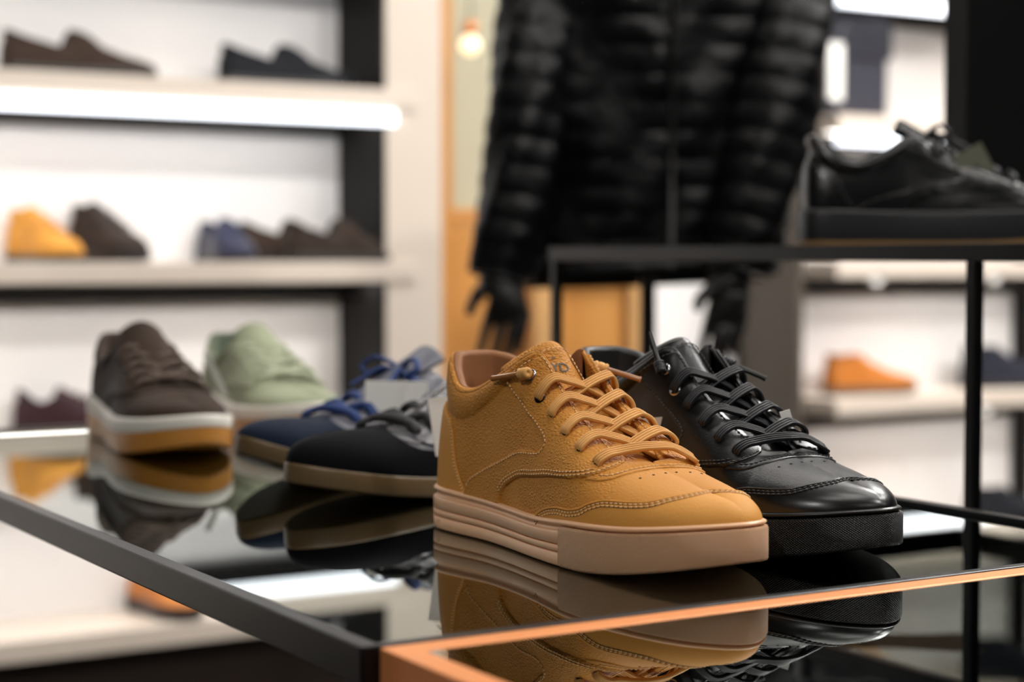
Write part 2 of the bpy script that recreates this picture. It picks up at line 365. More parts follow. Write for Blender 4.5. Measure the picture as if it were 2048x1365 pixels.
BAND_LO = [(8.5,.40),(8.675,.455),(8.85,.49),(9.1,.555),(9.325,.685),(9.5,.84),(9.6,1.)]
TOESEAM = [(6.95,.0),(7.1,.03),(7.35,.06),(7.75,.085),(8.2,.095),(8.55,.135),(8.825,.21),(9.05,.255),(9.475,.295),(9.925,.325),(10.325,.37),(10.7,.48),(11.15,.63),(11.65,.84),(11.95,1.)]
EYES = [(6.175,.755),(6.575,.67),(7.075,.675),(7.6,.64),(8.1,.615),(8.575,.64)]

def make_shoe(name, label, cat, last, M, loc, rz, detail=1., group=None, style='mid', laces='cross', sole='grooved', lining_e=6.2, open_e=(6.12, 9.2),
              tongue=True, heel_panel=True, toe_panel='guard', knots=None, agl=None, text=None, lace_w=.0072, lace_t=.0019, perf=False, sole_split=None, bow=False, stitch=True):
    root = thing(name, label, cat, loc, rz, group)
    ne, nt = int(260*detail), max(10, int(60*detail))
    sh = MB(); es = np.unique(np.r_[np.linspace(0, 13, ne), open_e[1]]); ts = np.linspace(0, 1, nt)
    E_, T_ = np.meshgrid(es, ts, indexing='ij')
    for side in (1, -1):
        P, n = last.S(E_.ravel(), T_.ravel(), side); G = P.reshape(len(es), nt, 3)
        i = (len(es)//3)*nt + nt//2; c = np.cross(G[len(es)//3+1, nt//2]-G[len(es)//3, nt//2], G[len(es)//3, nt//2+1]-G[len(es)//3, nt//2])
        sh.grid(G, flip=(c@n[i]) < 0)
    upper = sh.build('upper', M['upper'], root, merge=.00025, mods=[('SOLIDIFY', dict(thickness=.002, offset=-1))] if detail > .3 else ())
    hi = stitch and detail > .6; st = MB(); dk = MB(); ST = lambda *a, **k: stitches(*a, chan=dk, **k)
    if style in ('mid', 'low') and detail > .3:
        ov = MB(); bd = MB()
        for side in (1, -1):
            poly = np.array(OV_UP + OV_LO + [(8.4,.985),(7.9,.985),(7.5,.985),(7.125,.985),(6.775,.985),(6.3,.985),(6.2,.93),(5.925,.90),(5.625,.895)])
            panel(ov, last, poly, .0019, side, step=1.5/detail)
            panel(bd, last, np.array(BAND_LO + [(9.3,1.),(9.1,.99),(8.9,.94),(8.7,.8),(8.55,.6)]), .0009, side, step=1.5/detail)
            if hi:
                ST(st, last, OV_UP[1:-1], side, .0020, shift=.0022*side*last.sgn*-1)
                ST(st, last, OV_LO[1:-1], side, .0020, shift=.0019*side*last.sgn*-1); ST(st, last, OV_LO[1:9], side, .0020, shift=.0042*side*last.sgn*-1)
                ST(st, last, FRONT, side, .0020)
                ST(st, last, [(5.5,.875),(5.8,.885),(6.1,.90)], side, .0020)
                ST(st, last, [(8.75,.55),(9.0,.60),(9.2,.70),(9.4,.86),(9.5,1.)], side, .0010)
        ov.build('eyestay_overlay', M.get('overlay', M['upper']), upper); bd.build('throat_band', M.get('overlay', M['upper']), upper, merge=.0003)
    if heel_panel and detail > .3:
        hp = MB()
        for side in (1, -1):
            panel(hp, last, np.array([(0,0)] + [(4.3,0)] + HEELSEAM[::-1] + [(3.2,.64),(0,.64)]), .0009, side, step=1.8/detail)
            if hi:
                ST(st, last, HEELSEAM, side, .0010, pitch=.0024, ln=.0016, shift=-.0012*side*last.sgn*-1)
        hp.build('heel_counter', M.get('heel', M['upper']), upper, merge=.0003)
    if toe_panel and detail > .3:
        tp = MB()
        for side in (1, -1):
            if toe_panel == 'guard':
                seam = TOESEAM
                panel(tp, last, np.array(TOESEAM + [(13,1.),(13,0.)]), .0010, side, step=1.8/detail)
                if hi:
                    groove(tp, last, TOESEAM, side, .0009, r=.0008)
                    ST(st, last, TOESEAM, side, .0011, pitch=.0034, ln=.0025, shift=-.0016*side*last.sgn*-1); ST(st, last, TOESEAM, side, .0011, pitch=.0034, ln=.0025, shift=-.0036*side*last.sgn*-1)
            else:                # a suede T-toe that runs up to the throat
                panel(tp, last, np.array([(4.6,0),(5.6,.10),(6.8,.17),(7.8,.24),(8.5,.34),(8.9,.46),(9.2,.62),(9.3,.82),(9.15,1.),(13,1.),(13,0)]), .0010, side, step=2.2/detail)
        tp.build('toe_guard', M.get('toe', M['upper']), upper, merge=.0003)
    if hi: st.build('stitching', M['thread'], upper); dk.build('seam_channel', M['chan'], upper)
    if perf:
        for side in (1, -1):
            for e, t in ((9.625,.69),(9.78,.82),(9.9,.95)):
                p, n = last.S([e], [t], side, .0002); pf = MB(); pf.tube([p[0]-n[0]*.0002, p[0]+n[0]*.0001], .0008, 8); pf.build('vent_hole', M['dark'], upper)
    # collar roll and lining
    if detail > .2:
        ee = np.r_[np.linspace(lining_e, 0, int(70*detail)), np.linspace(0, lining_e, int(70*detail))[1:]]; sd = np.r_[np.ones(int(70*detail)), -np.ones(int(70*detail)-1)]
        P = np.array([last.S([e], [1.], int(s))[0][0] for e, s in zip(ee, sd)]); tg = np.gradient(P, axis=0); tg[:, 2] = 0; tg = unit(tg)
        inn = np.c_[-tg[:, 1], tg[:, 0], np.zeros(len(P))]; cen = np.array([.075, 0, 0])
        inn *= np.sign(np.einsum('ij,ij->i', inn, cen-P))[:, None]
        for _ in range(6): inn[1:-1] = unit(inn[:-2]+inn[1:-1]*2+inn[2:])
        R = last.roll if hasattr(last, 'roll') else .0042
        al = np.linspace(0, np.pi, 13); pr = [(R*(1-math.cos(a)), R*.75*math.sin(a)) for a in al]
        tf = np.clip((lining_e-ee)/.5, .12, 1)
        G1 = np.array([[p + i_*a*f_ + np.array([0, 0, b*f_-.0004]) for a, b in pr[:6]] for p, i_, f_ in zip(P, inn, tf)])
        pr2 = pr[5:] + [(R*2-.0004, -.006), (R*2+.001, -.014), (R*2+.0012, -.024), (R*2-.0005, -.04), (R*2-.003, -.06)]
        G2 = np.array([[p + i_*a*f_ + np.array([0, 0, (b*f_ if b > 0 else b)-.0004]) for a, b in pr2] for p, i_, f_ in zip(P, inn, tf)])
        G2[:, :, 2] = np.maximum(G2[:, :, 2], last.ztop(.05)[0]*.9)
        c1 = MB(); c1.grid(G1); c1.build('collar', M['upper'], root, mods=[('SOLIDIFY', dict(thickness=.0008, offset=0))])
        c2 = MB(); c2.grid(G2); c2.build('lining', M['lining'], root, mods=[('SOLIDIFY', dict(thickness=.0012, offset=0))])
        ins = MB(); fill_across(ins, last, lambda x: last.ztop(x)+.001, -.006); ins.build('insole', M['lining'], root)
    # sole
    so = MB(); dt = .1 if detail > .6 else .3
    if sole == 'grooved':
        prof = [(0,-.002),(.02,-.0006),(.05,0),(.29,.0003),(.295,.0001),(.303,-.0016),(.327,-.0016),(.335,.0001),(.34,.0003),(.455,.0003),(.46,.0001),(.468,-.0016),(.492,-.0016),(.50,.0001),(.505,.0003),(.71,.0003),(.745,.0001),(.765,-.0012),(.78,-.0022),(.875,-.0024),(.885,-.0012),(.90,-.0004),(.935,.0001),(.965,-.0004),(.99,-.0016),(1.,-.003),(1.,-.0055)]
    elif sole == 'cup':
        prof = [(0,-.002),(.03,-.0004),(.07,0),(.5,.0004),(.85,0),(.93,-.0004),(.98,-.0014),(1.,-.003),(1.,-.006)]
    else:
        prof = [(0,-.003),(.06,-.0006),(.15,0),(.8,-.0005),(.93,-.001),(1.,-.003),(1.,-.006)]
    sole_strip(so, last, prof, de=dt)
    fill_across(so, last, last.zspring, -.002, up=False)
    outs = so.build('outsole', M['sole'], root)
    if sole == 'grooved':
        bp = MB(); pr = [(0,-.004),(0.0,-.0012),(.03,.0004),(.08,.0011),(.4,.0011),(.80,.0010),(.845,.0004),(.855,-.0016),(.855,-.004)]
        P = sole_strip(bp, last, pr, e0=8.0, e1=13., de=.06, loop=False)
        bp.f.append(tuple(range(len(pr)))); bp.f.append(tuple((P.shape[0]-1)*len(pr)+j for j in range(len(pr)))[::-1])
        bp.build('toe_bumper', M['bumper'], outs)
        q = MB(); o = last.outline([2.9], 1)[0]; n = last.outn([2.9], 1)[0]; o2 = last.outline([3.15], 1)[0]
        V = [(a[0]+n[0]*d, (a[1]+n[1]*d)*last.sgn, z) for a in (o, o2) for d in (-.001, .0006) for z in (.0035, .0075)]
        q.add(V, [(0,1,3,2),(4,6,7,5),(2,3,7,6),(1,5,7,3),(0,2,6,4),(0,4,5,1)]); q.build('sole_mark', M['bumper'], outs, smooth=False)
    if sole_split:   # a second colour for the upper half of the wall
        w = MB(); f0, m2 = sole_split
        sole_strip(w, last, [(f0,-.002),(f0,.0006),(f0+.03,.0011),(.93,.0010),(.99,.0002),(1.01,-.0016),(1.012,-.006)], de=dt); w.build('foxing', m2, outs)
    # tongue
    if tongue:
        sg = last.sgn; Cc, Lw, Rw = tongue if isinstance(tongue, tuple) else (
            [(0,213,0,55),(.15,192,0,64),(.35,166,1,77),(.55,146,2,91),(.75,130,3,106),(.9,116,5,122),(.96,111,6,128.5),(1,105,6,131)],
            [(0,208,13,54),(.15,190,17,60),(.35,164,20,72),(.55,140,22,86),(.75,120,24,99),(.9,104,27,109),(1,86,30,112)],
            [(0,208,-13,54),(.15,190,-16,60),(.35,164,-17,73),(.55,143,-17,88),(.75,129,-13,100),(.9,114,-12,115),(1,101,-11,125)])
        vs = np.linspace(0, 1, 26); cc, l, r = (herm(k, vs)/1000. for k in (Cc, Lw, Rw)); G = []
        for w in np.linspace(1, -1, 17):
            a = (w*(w+1)/2); b = (w*(w-1)/2); c0 = 1-w*w; G.append(a*l + c0*cc + b*r)
        G = np.array(G).transpose(1, 0, 2); G[:, :, 1] *= sg
        tg = MB(); tg.grid(G, flip=sg < 0); to = tg.build('tongue', M.get('tongue', M['upper']), root, mods=[('SOLIDIFY', dict(thickness=.0055, offset=-1)), ('SUBSURF', dict(levels=1, render_levels=1))])
        if hi:
            ts_ = MB()
            def tpt(v, w):
                i = v*25; i0 = min(int(i), 24); j = (1-w)*8; j0 = min(int(j), 15); a, b = i-i0, j-j0
                return G[i0, j0]*(1-a)*(1-b)+G[i0+1, j0]*a*(1-b)+G[i0, j0+1]*(1-a)*b+G[i0+1, j0+1]*a*b
            for path in ([(v, -.82) for v in np.linspace(.45, .93, 30)], [(.93, w) for w in np.linspace(-.82, .5, 20)], [(v, .5) for v in np.linspace(.93, .8, 8)]):
                Q = resample([tpt(*p) for p in path], .0031)
                for a, b in zip(Q[:-1], Q[1:]):
                    ts_.tube([a*.85+b*.15+[.0012, 0, .0010], a*.5+b*.5+[.0014, 0, .0012], a*.15+b*.85+[.0012, 0, .0010]], .0004, 6)
            ts_.build('tongue_stitching', M['thread'], to)
            if text:
                p = tpt(.865, -.02); ux = tpt(.70, -.35)-tpt(.70, .1); uy = tpt(.90, -.1)-tpt(.74, -.1); ux = unit(ux); nz = unit(np.cross(ux, uy)); nz *= np.sign(nz[0]+.001); uy = unit(np.cross(nz, ux))
                cu = bpy.data.curves.new('lettering', 'FONT'); cu.body = text; cu.size = .0098; cu.align_x = 'CENTER'; cu.extrude = .0001; cu.space_line = .9
                tmp = bpy.data.objects.new('tmp', cu); C.objects.link(tmp); dg = bpy.context.evaluated_depsgraph_get(); me = bpy.data.meshes.new_from_object(tmp.evaluated_get(dg)); bpy.data.objects.remove(tmp)
                mt = Matrix(((ux[0], uy[0], nz[0], p[0]+nz[0]*.0006), (ux[1], uy[1], nz[1], p[1]+nz[1]*.0006), (ux[2], uy[2], nz[2], p[2]+nz[2]*.0006), (0, 0, 0, 1)))
                me.transform(mt); me.materials.clear(); me.materials.append(M['print']); lo = bpy.data.objects.new('tongue_lettering', me); C.objects.link(lo); lo.parent = to
    # laces
    if laces:
        lc = MB(); eyes = EYES if laces == 'cross' else EYES[1:]; OFF = .0021
        def sp(k, side, dt=0., off=OFF, de=0.): return [v[0] for v in last.S([eyes[k][0]+de], [min(eyes[k][1]+dt, 1)], side, off)]
        def row(p, n): return np.r_[p, n]
        ks = range(1, len(eyes)) if laces == 'cross' else range(0, len(eyes))
        up = unit(np.array([.55, 0, .83]))
        for k in ks:
            for s1, lift in ((1, 0.), (-1, .0016)):
                s2 = -s1; p, n = sp(k, s1); ed, en = sp(k, s1, .22, OFF+.0035, .12)
                last_row = k == len(eyes)-1
                kk = k+1 if not last_row else k
                if last_row and s1 < 0: continue
                if last_row:
                    q, qn = sp(k, s2); qe, qen = sp(k, s2, .2, OFF+.0035, .25); qe2, _ = sp(k, s2, .05, OFF+.002, .35)
                    rows = [row(p-n*.004, n), row(p+n*.0012, n), row(p*.55+ed*.45+n*.0028, n), row(ed+up*.0005, unit(n+up)), row((ed+qe)/2+up*.004, up), row(qe+up*.0012, unit(qen+up)), row(qe2, qn), row(q-qn*.003+np.array([.004, 0, 0]), qn)]
                else:
                    q, qn = sp(kk, s2); qe, qen = sp(kk, s2, .30, -.0035, 0.)
                    mid = (ed+qe)/2
                    rows = [row(p-n*.004, n), row(p+n*.0012, n), row(p*.62+ed*.38+n*.0026, n), row(ed+up*.0006, unit(n+up)), row(mid*.5+ed*.5+up*(.0022+lift), up), row(mid+up*(.0024+lift), up), row(mid*.45+qe*.55+up*(.0008+lift*.5), up), row(qe-up*.0012, up)]
                ribbon(lc, rows, lace_w, lace_t, 4 if detail > .6 else 0)
        if laces == 'cross':  # the top pass, far flap down under the first near loop
            q, qn = sp(0, -1, .2, -.002, .55); ed, _ = sp(1, 1, .28, -.002, .40)
            ribbon(lc, [row(q-up*.002, up), row(q*.8+ed*.2+up*.001, up), row((q+ed)/2+up*.0015, up), row(ed*.75+q*.25+up*.0005, up), row(ed-up*.001, up)], lace_w, .0019, 4)
        if bow:
            c = last.S([eyes[0][0]], [1.], 1)[0][0]; c = np.array([c[0]+.004, 0, c[2]+.006])
            for s in (1, -1):
                a = np.array([.25, s*1., -.1])
                rows = [row(c, [0, 0, 1]), row(c+[.004, s*.014, .008], [0, 0, 1]), row(c+[.008, s*.030, .010], [0, 0, 1]), row(c+[.014, s*.038, .002], [0, s, 0]), row(c+[.016, s*.028, -.003], [0, 0, -1]), row(c+[.006, s*.01, .0], [0, 0, -1]), row(c, [0, 0, 1])]
                lc.tube(smooth_path([r_[:3] for r_ in rows], 6), .0030, 8, sq=.6)
                lc.tube(smooth_path([c, c+[.012, s*.012, .002], c+[.026, s*.02, -.006], c+[.036, s*.024, -.012]], 6), .0028, 8, sq=.6)
            lc.ring(c, [1, 0, .3], .004, .0032, 14, 8)
        lace = lc.build('lace', M['lace'], root)
        if laces == 'cross':
            ey = MB()
            for side in (1, -1):
                for k in (0, 1):
                    p, n = sp(k, side, 0, .0019); e2 = MB(); e2.ring(p, n, .0030, .0011); e2.build('eyelet', M['eyelet'][k], root)
                for k in range(2, 6):
                    ey = MB(); p, n = sp(k, side, 0, .0019); ey.tube([p-n*.0004, p+n*.0001, p+n*.0003], [.0022, .0022, .0012], 12); ey.build('lace_hole', M['dark'], upper)
            for a, b in agl:
                a, b = np.array(a)*[1, -last.sgn*-1, 1], np.array(b)*[1, -last.sgn*-1, 1]; d = unit(b-a); kn = MB()
                for j in range(4): kn.ring(a + d*(-.003+j*.0021), d + np.array([.0, .12*(-1)**j, .1*(-1)**j]), .0021, .0017, 16, 8)
                kn.tube([a-d*.004, a+d*.005], .0028, 10); ko = kn.build('lace_knot', M['lace'], lace)
                g = MB(); g.tube([a+d*.004, a+d*.0045, b-d*.0015, b-d*.001, b], [.0017, .0019, .0018, .0021, .0019], 12); g.build('aglet', M['aglet'], ko)
    return root
# ---------- the room ----------
def struct(o): o['kind'] = 'structure'; return o
def boxes(name, m, bs, parent=None, bevel=.0, **k):
    mb = MB()
    for b in bs: mb.box(*b)
    return mb.build(name, m, parent, smooth=False, bevel=bevel, **k)
TZ, EYE = .85, 1.035
white = mat('white_board', (.86,.84,.825), .55)
cream = mat('cream_shelf', (.70,.61,.52), .4, var=(3, .25, (.66,.57,.48)))
darkm = mat('dark_bronze_metal', (.005,.004,.0035), .6, spec=.2)
blackm = mat('black_powder_coat', (.0045,.0045,.005), .34, spec=.4, bump=('n', 900, .12, .0006))
wallm = mat('painted_wall', (.07,.065,.06), .8)
mfloor = wood_mat('dark_floor_boards', (.018,.011,.007), (.04,.025,.016), 5, .35, stretch=(.12, 1.2, 1))
struct(boxes('floor', mfloor, [((-3,-2.6,-.05),(6.2,3.75,0))]))
struct(boxes('ceiling', mat('ceiling_paint', (.14,.135,.13), .8), [((-3,-2.6,2.9),(6.2,3.75,2.95))]))
struct(boxes('wall_back', mat('wall_warm_grey', (.50,.46,.40), .7), [((-3,3.66,0),(6.2,3.75,2.9))]))
struct(boxes('wall_left', wallm, [((-3.1,-2.6,0),(-3,3.75,2.9))])); struct(boxes('wall_right', wallm, [((6.2,-2.6,0),(6.3,3.75,2.9))]))
struct(boxes('wall_front', wallm, [((-3,-2.7,0),(6.2,-2.6,2.9))]))

# shelf walls: bays with a white back, dark metal side and rails, cream boards, LED strips
TOPS = [1.70, 1.374, 1.026, .697, .335]
led = mat('led_strip', (.9,.9,.95), .4, emis=((.86,.92,1.), 2.3))
fill_led = mat('hidden_fill_glow', (.9,.9,.9), .4, emis=((1.,.96,.92), 10.))
def shelving(name, label, x0, x1, xa, xb, lit, cat='shelving', side_l=False, beam=True):
    r = thing(name, label, cat, (x0, 3.25, 0))
    ox = np.array([x0, 3.25, 0])
    def b(a, c): return (tuple(np.array(a)-ox), tuple(np.array(c)-ox))
    boxes('back_panel', white, [b((x0,3.455,.1),(x1,3.475,2.3))], r)
    if side_l: boxes('side_panel', mat('grey_brown_panel', (.085,.07,.055), .5), [b((x0-.02,3.27,.1),(x0,3.475,2.3))], r)
    if not side_l: boxes('side_panel', darkm, [b((x1-.044,3.256,.1),(x1-.034,3.455,2.3)), b((x1-.034,3.43,.1),(x1+.03,3.455,2.3))], r)
    boxes('plinth', mat('dark_plinth', (.018,.010,.006), .5), [b((x0,3.30,0),(x1,3.47,.29))], r)
    for i, t in enumerate(TOPS):
        boxes('shelf_board', cream, [b((xa,3.25,t-.040),(xb,3.455,t))], r, bevel=.002)
        if i in lit: boxes('led_strip', led, [b((xa+.0,3.243,t-.071),(lit[i],3.262,t-.044))], r)
        if i > 0: boxes('hidden_fill_strip', fill_led, [b((xa+.03,3.305,t-.0404),(x1-.05,3.335,t-.0401))], r)  # hidden strips added to fill the dark band under each board
        if beam: boxes('cross_rail', darkm, [b((x0,3.415,t-.078),(x1,3.45,t-.041))], r)
    return r
shl = shelving('wall_shelving', 'white-backed wall shelving with cream boards and dark side panel, left of the wood', -1.0, 1.70, -1.0, 1.735, {1: 1.683, 0: 1.683})
boxes('corner_post', cream, [((2.667,.006,0),(2.795,.215,2.3))], shl)
shr = shelving('wall_shelving', 'white-backed wall shelving with cream boards, right of the jacket', 2.773, 5.0, 2.86, 5.0, {0: 3.40, 1: 3.40}, side_l=True)
boxes('upright', darkm, [((3.655-2.773,.17,.3),(3.70-2.773,.2,2.3))], shr)
for x, z in ((2.975,.985),(3.365,.985),(3.345,.655),(2.03,-1)):
    if z > 0:
        m_ = MB(); m_.tube([(x-2.773,-.012,z),(x-2.773,.004,z)], .018, 20); m_.build('shelf_light', mat('puck', (.7,.68,.64), .3), shr)
# the strip under the second board on the right starts further along
# wooden panel, mirror, cabinet
honey = wood_mat('honey_wood', (.44,.185,.038), (.58,.29,.085), 3.2, .42)
honey2 = wood_mat('light_honey_wood', (.50,.27,.10), (.62,.37,.16), 2.6, .4)
boxes('wooden_wall_panel', honey, [((1.80,3.50,0),(1.958,3.56,2.5)), ((1.958,3.52,0),(2.215,3.57,1.115))], bevel=.002)
tag(bpy.data.objects['wooden_wall_panel'], 'honey-coloured wooden wall panel and post beside the cream shelving corner', 'wall panel')
mirror = thing('mirror_stand_in', 'tall khaki stand-in for a mirror above the honey wooden panel, half hidden by the jacket sleeve', 'mirror stand-in', (2.1,3.58,1.15))
mm = mat('khaki_mirror_tone', (.46,.43,.31), .3)  # flat khaki stands in for the mirror's reflection
boxes('mirror_panel', mm, [((-.14,-.02,-.02),(.36,0,1.2))], mirror)
boxes('mirror_frame', honey, [((-.141,-.03,-.03),(.37,-.012,-.005)),((.352,-.03,-.005),(.37,-.012,1.2))], mirror)
lamp = thing('globe_lamp', 'small round glowing lamp with a copper cap in front of the khaki mirror stand-in', 'lamp', (1.90,3.32,1.483))
s = MB(); V = []
th_ = np.linspace(0, np.pi, 13)
s.grid(np.array([[(.021*math.sin(a)*math.cos(b), .021*math.sin(a)*math.sin(b), .021*math.cos(a)) for b in np.arange(20)*np.pi/10] for a in th_]), cv=True); s.build('lamp_globe', mat('lamp_glow', (1,.9,.7), .3, emis=((1.,.80,.45), 1.1)), lamp)
s = MB(); s.tube([(0,0,.020),(0,0,.026),(0,0,.05),(0,0,.052)], [.012,.017,.013,.005], 16); s.build('lamp_cap', mat('copper', (.65,.28,.12), .3, metal=1.), lamp)
s = MB(); s.tube([(0,0,.05),(0,0,1.41)], .002, 6); s.build('lamp_cord', blackm, lamp)
cab = thing('wooden_cabinet', 'honey-coloured wooden cabinet with a recessed panel behind the black posts', 'cabinet', (2.30,3.4,0))
boxes('cabinet_body', honey2, [((-.19,0,0),(-.14,.1,1.04)),((.07,0,0),(.115,.1,1.04)),((-.19,.02,1.01),(.115,.1,1.04)),((-.14,0,.98),(.07,.1,1.02))], cab, bevel=.003)
boxes('cabinet_door', honey, [((-.139,.025,0),(.069,.05,.979))], cab, bevel=.003)
wp = boxes('white_wall_panel', white, [((2.46,3.50,0),(2.75,3.54,1.9))]); tag(wp, 'plain white wall panel between the wooden cabinet and right-hand shelving', 'wall panel')

# ---------- display tables ----------
GL = glass_mat('smoked_table_glass', (.34,.38,.36))
edge_m = mat('glass_edge', (.02,.06,.05), .2)
def glass_top(a, b, parent):
    x0, y0, z0 = a; x1, y1, z1 = b
    boxes('glass_pane', GL, [((x0,y0,z1-.0001),(x1,y1,z1))], parent)
tb = thing('display_table', 'black metal display table with a smoked glass top under the sneakers', 'table', (.667,1.33,0))
X0, X1, Y0, Y1 = .3735-.667, .956-.667, .757-1.33, 1.935-1.33
bs = .018
boxes('side_rail', blackm, [((X0,Y0,TZ-.018),(X0+.011,Y1,TZ+.0015))], tb, bevel=.0012); boxes('side_rail', blackm, [((X1-.012,Y0,TZ-.018),(X1,Y1,TZ+.0035))], tb, bevel=.0012)
boxes('front_rail', blackm, [((X0+.011,Y0,TZ-.018),(X1-.012,Y0+.008,TZ+.0008))], tb, bevel=.0008); boxes('back_rail', blackm, [((X0+.011,Y1-.011,TZ-.018),(X1-.012,Y1,TZ+.0015))], tb, bevel=.0012)
glass_top((X0+.0105,Y0+.007,0), (X1-.0115,Y1-.0105,TZ), tb)
for x, y in ((X0,Y0),(X1-bs,Y0),(X0,Y1-bs),(X1-bs,Y1-bs)): boxes('leg', blackm, [((x,y,0),(x+bs,y+bs,TZ-.018))], tb, bevel=.001)
boxes('under_glass_sheet', mat('under_glass_black', (.012,.011,.010), .5), [((X0+.02,Y0+.02,.30),(X1-.02,Y1-.02,.32))], tb)  # dark sheet added below to keep the view through the glass black

cop = mat('copper_coat', (.90,.34,.115), .42, metal=.3, spec=.5)
ct = thing('display_table', 'copper-framed display table with a glass top, standing in front of the black one', 'table', (.667,.47,0))
y1 = .7555-.47; y0 = .16-.47; xx0 = .3825-.667; xx1 = .99-.667
boxes('front_rail', cop, [((xx0,y1-.0165,TZ-.02),(xx1,y1,TZ+.0005))], ct, bevel=.001); boxes('front_rail', cop, [((xx0,y0,TZ-.02),(xx1,y0+.016,TZ+.0005))], ct, bevel=.001)
boxes('side_rail', cop, [((xx0,y0+.016,TZ-.02),(xx0+.016,y1-.0165,TZ+.0005))], ct, bevel=.001); boxes('side_rail', cop, [((xx1-.016,y0+.016,TZ-.02),(xx1,y1-.0165,TZ+.0005))], ct, bevel=.001)
glass_top((xx0+.0155,y0+.0155,0), (xx1-.0155,y1-.016,TZ), ct)
for x in (xx0, xx1-.016):
    for y in (y0, y1-.0165): boxes('leg', cop, [((x,y,0),(x+.016,y+.016,TZ-.02))], ct, bevel=.001)

rs = thing('display_riser', 'tall thin-framed black metal stand carrying the black leather sneaker', 'display stand', (1.35,1.25,0))
rx0, rx1, ry0, ry1, rz = 1.12-1.35, 1.78-1.35, .55-1.25, 1.775-1.25, 1.047
for a, b in (((rx0,ry0),(rx0+.015,ry1)), ((rx1-.015,ry0),(rx1,ry1))): boxes('side_rail', blackm, [((a[0],a[1],rz-.0155),(b[0],b[1],rz))], rs, bevel=.001)
for a in (ry0, ry1-.015): boxes('end_rail', blackm, [((rx0+.015,a,rz-.0155),(rx1-.015,a+.015,rz))], rs, bevel=.001)
boxes('glass_shelf', GL, [((rx0+.0145,ry0+.0145,rz-.0006),(rx1-.0145,ry1-.0145,rz-.0005))], rs)
for x in (rx0, rx1-.015):
    for y in (ry0, 1.100-1.25, ry1-.015):
        if x > 0 and y > ry0: continue
        boxes('leg', blackm, [((x,y,0),(x+.011,y+.011,rz-.0155))], rs, bevel=.001)
blk = thing('shop_display_block', 'tall plain black block standing behind the black leather sneaker', 'block', (1.462,1.454,rz), math.radians(-31))
boxes('block_body', mat('black_matt_board', (.003,.003,.0035), .55, spec=.2), [((0,0,0),(.20,.10,.40))], blk, bevel=.004)
boxes('block_lid', mat('black_matt_board', (.003,.003,.0035), .55, spec=.2), [((-.002,-.002,.403),(.202,.102,.44))], blk, bevel=.004)
# ---------- shoe kinds and their leathers ----------
dark = mat('shadow_black', (.004,.004,.004), .8)
steel = mat('polished_steel', (.65,.65,.67), .18, metal=1.); gun = mat('gunmetal', (.07,.07,.08), .22, metal=1.)
TAN = (.58,.250,.040)
tan_g = mat('tan_nubuck_grain', TAN, .62, spec=.3, bump=('grain', 330, .48, .0020), var=(28, .35, (.48,.180,.020)))
tan_s = mat('tan_nubuck_smooth', (.64,.295,.060), .66, spec=.25, bump=('n', 500, .35, .0006), var=(20, .3, (.58,.235,.032)))
M_tan = dict(upper=tan_g, overlay=tan_g, heel=tan_s, toe=tan_s, tongue=tan_g, lining=mat('brown_lining', (.27,.105,.032), .7, bump=('n', 300, .3, .0006)), thread=mat('tan_thread', (.78,.47,.20), .6), chan=mat('tan_channel', (.16,.055,.012), .8),
    sole=mat('gum_rubber', (.80,.47,.26), .38, sub=(.08, .003)), bumper=mat('gum_rubber_knurled', (.78,.45,.245), .44, bump=('diamond', 1900, .8, .0012)), lace=mat('tan_lace', (.72,.38,.115), .65, bump=('n', 2500, .3, .0003)),
    eyelet=[steel, gun], aglet=mat('brown_aglet', (.36,.15,.055), .18, coat=1.), dark=mat('hole_brown', (.03,.012,.004), .8), print=mat('black_print', (.01,.008,.006), .4))
blk_l = mat('black_calf_leather', (.0022,.0022,.0024), .32, spec=.45, bump=('n', 700, .3, .0005)); blk_p = mat('black_calf_leather_polished', (.002,.002,.0022), .30, spec=.5, bump=('n', 900, .1, .0003))
M_blk = dict(upper=blk_l, overlay=blk_l, heel=blk_l, toe=blk_p, tongue=blk_l, lining=mat('black_lining', (.010,.010,.010), .4), thread=mat('black_thread', (.022,.022,.022), .5), chan=dark,
    sole=mat('black_rubber', (.0025,.0025,.0025), .34), bumper=mat('black_rubber_knurled', (.0022,.0022,.0022), .42, spec=.4, bump=('diamond', 1500, .6, .0012)), lace=mat('black_lace', (.007,.0075,.010), .45, bump=('n', 2500, .3, .0003)),
    eyelet=[steel, steel], aglet=mat('black_aglet', (.004,.004,.004), .3), dark=dark, print=dark)
def kit(name, up, sole, lace=None, lin=None, rough=.85, spec=.2, heel=None, toe=None, ov=None, sheen=.12, bump=('n', 260, .35, .001)):
    u = mat(name+'_upper', up, rough, spec=spec, sheen=sheen, bump=bump, var=(22, .5, tuple(c*.7 for c in up)))
    return dict(upper=u, overlay=ov or u, heel=heel or u, toe=toe or u, tongue=u, lining=mat(name+'_lining', lin or tuple(c*.6 for c in up), .8), thread=u, sole=mat(name+'_sole', sole, .4), bumper=u,
        lace=mat(name+'_lace', lace or up, .7), eyelet=[steel, steel], aglet=dark, dark=dark, print=dark)

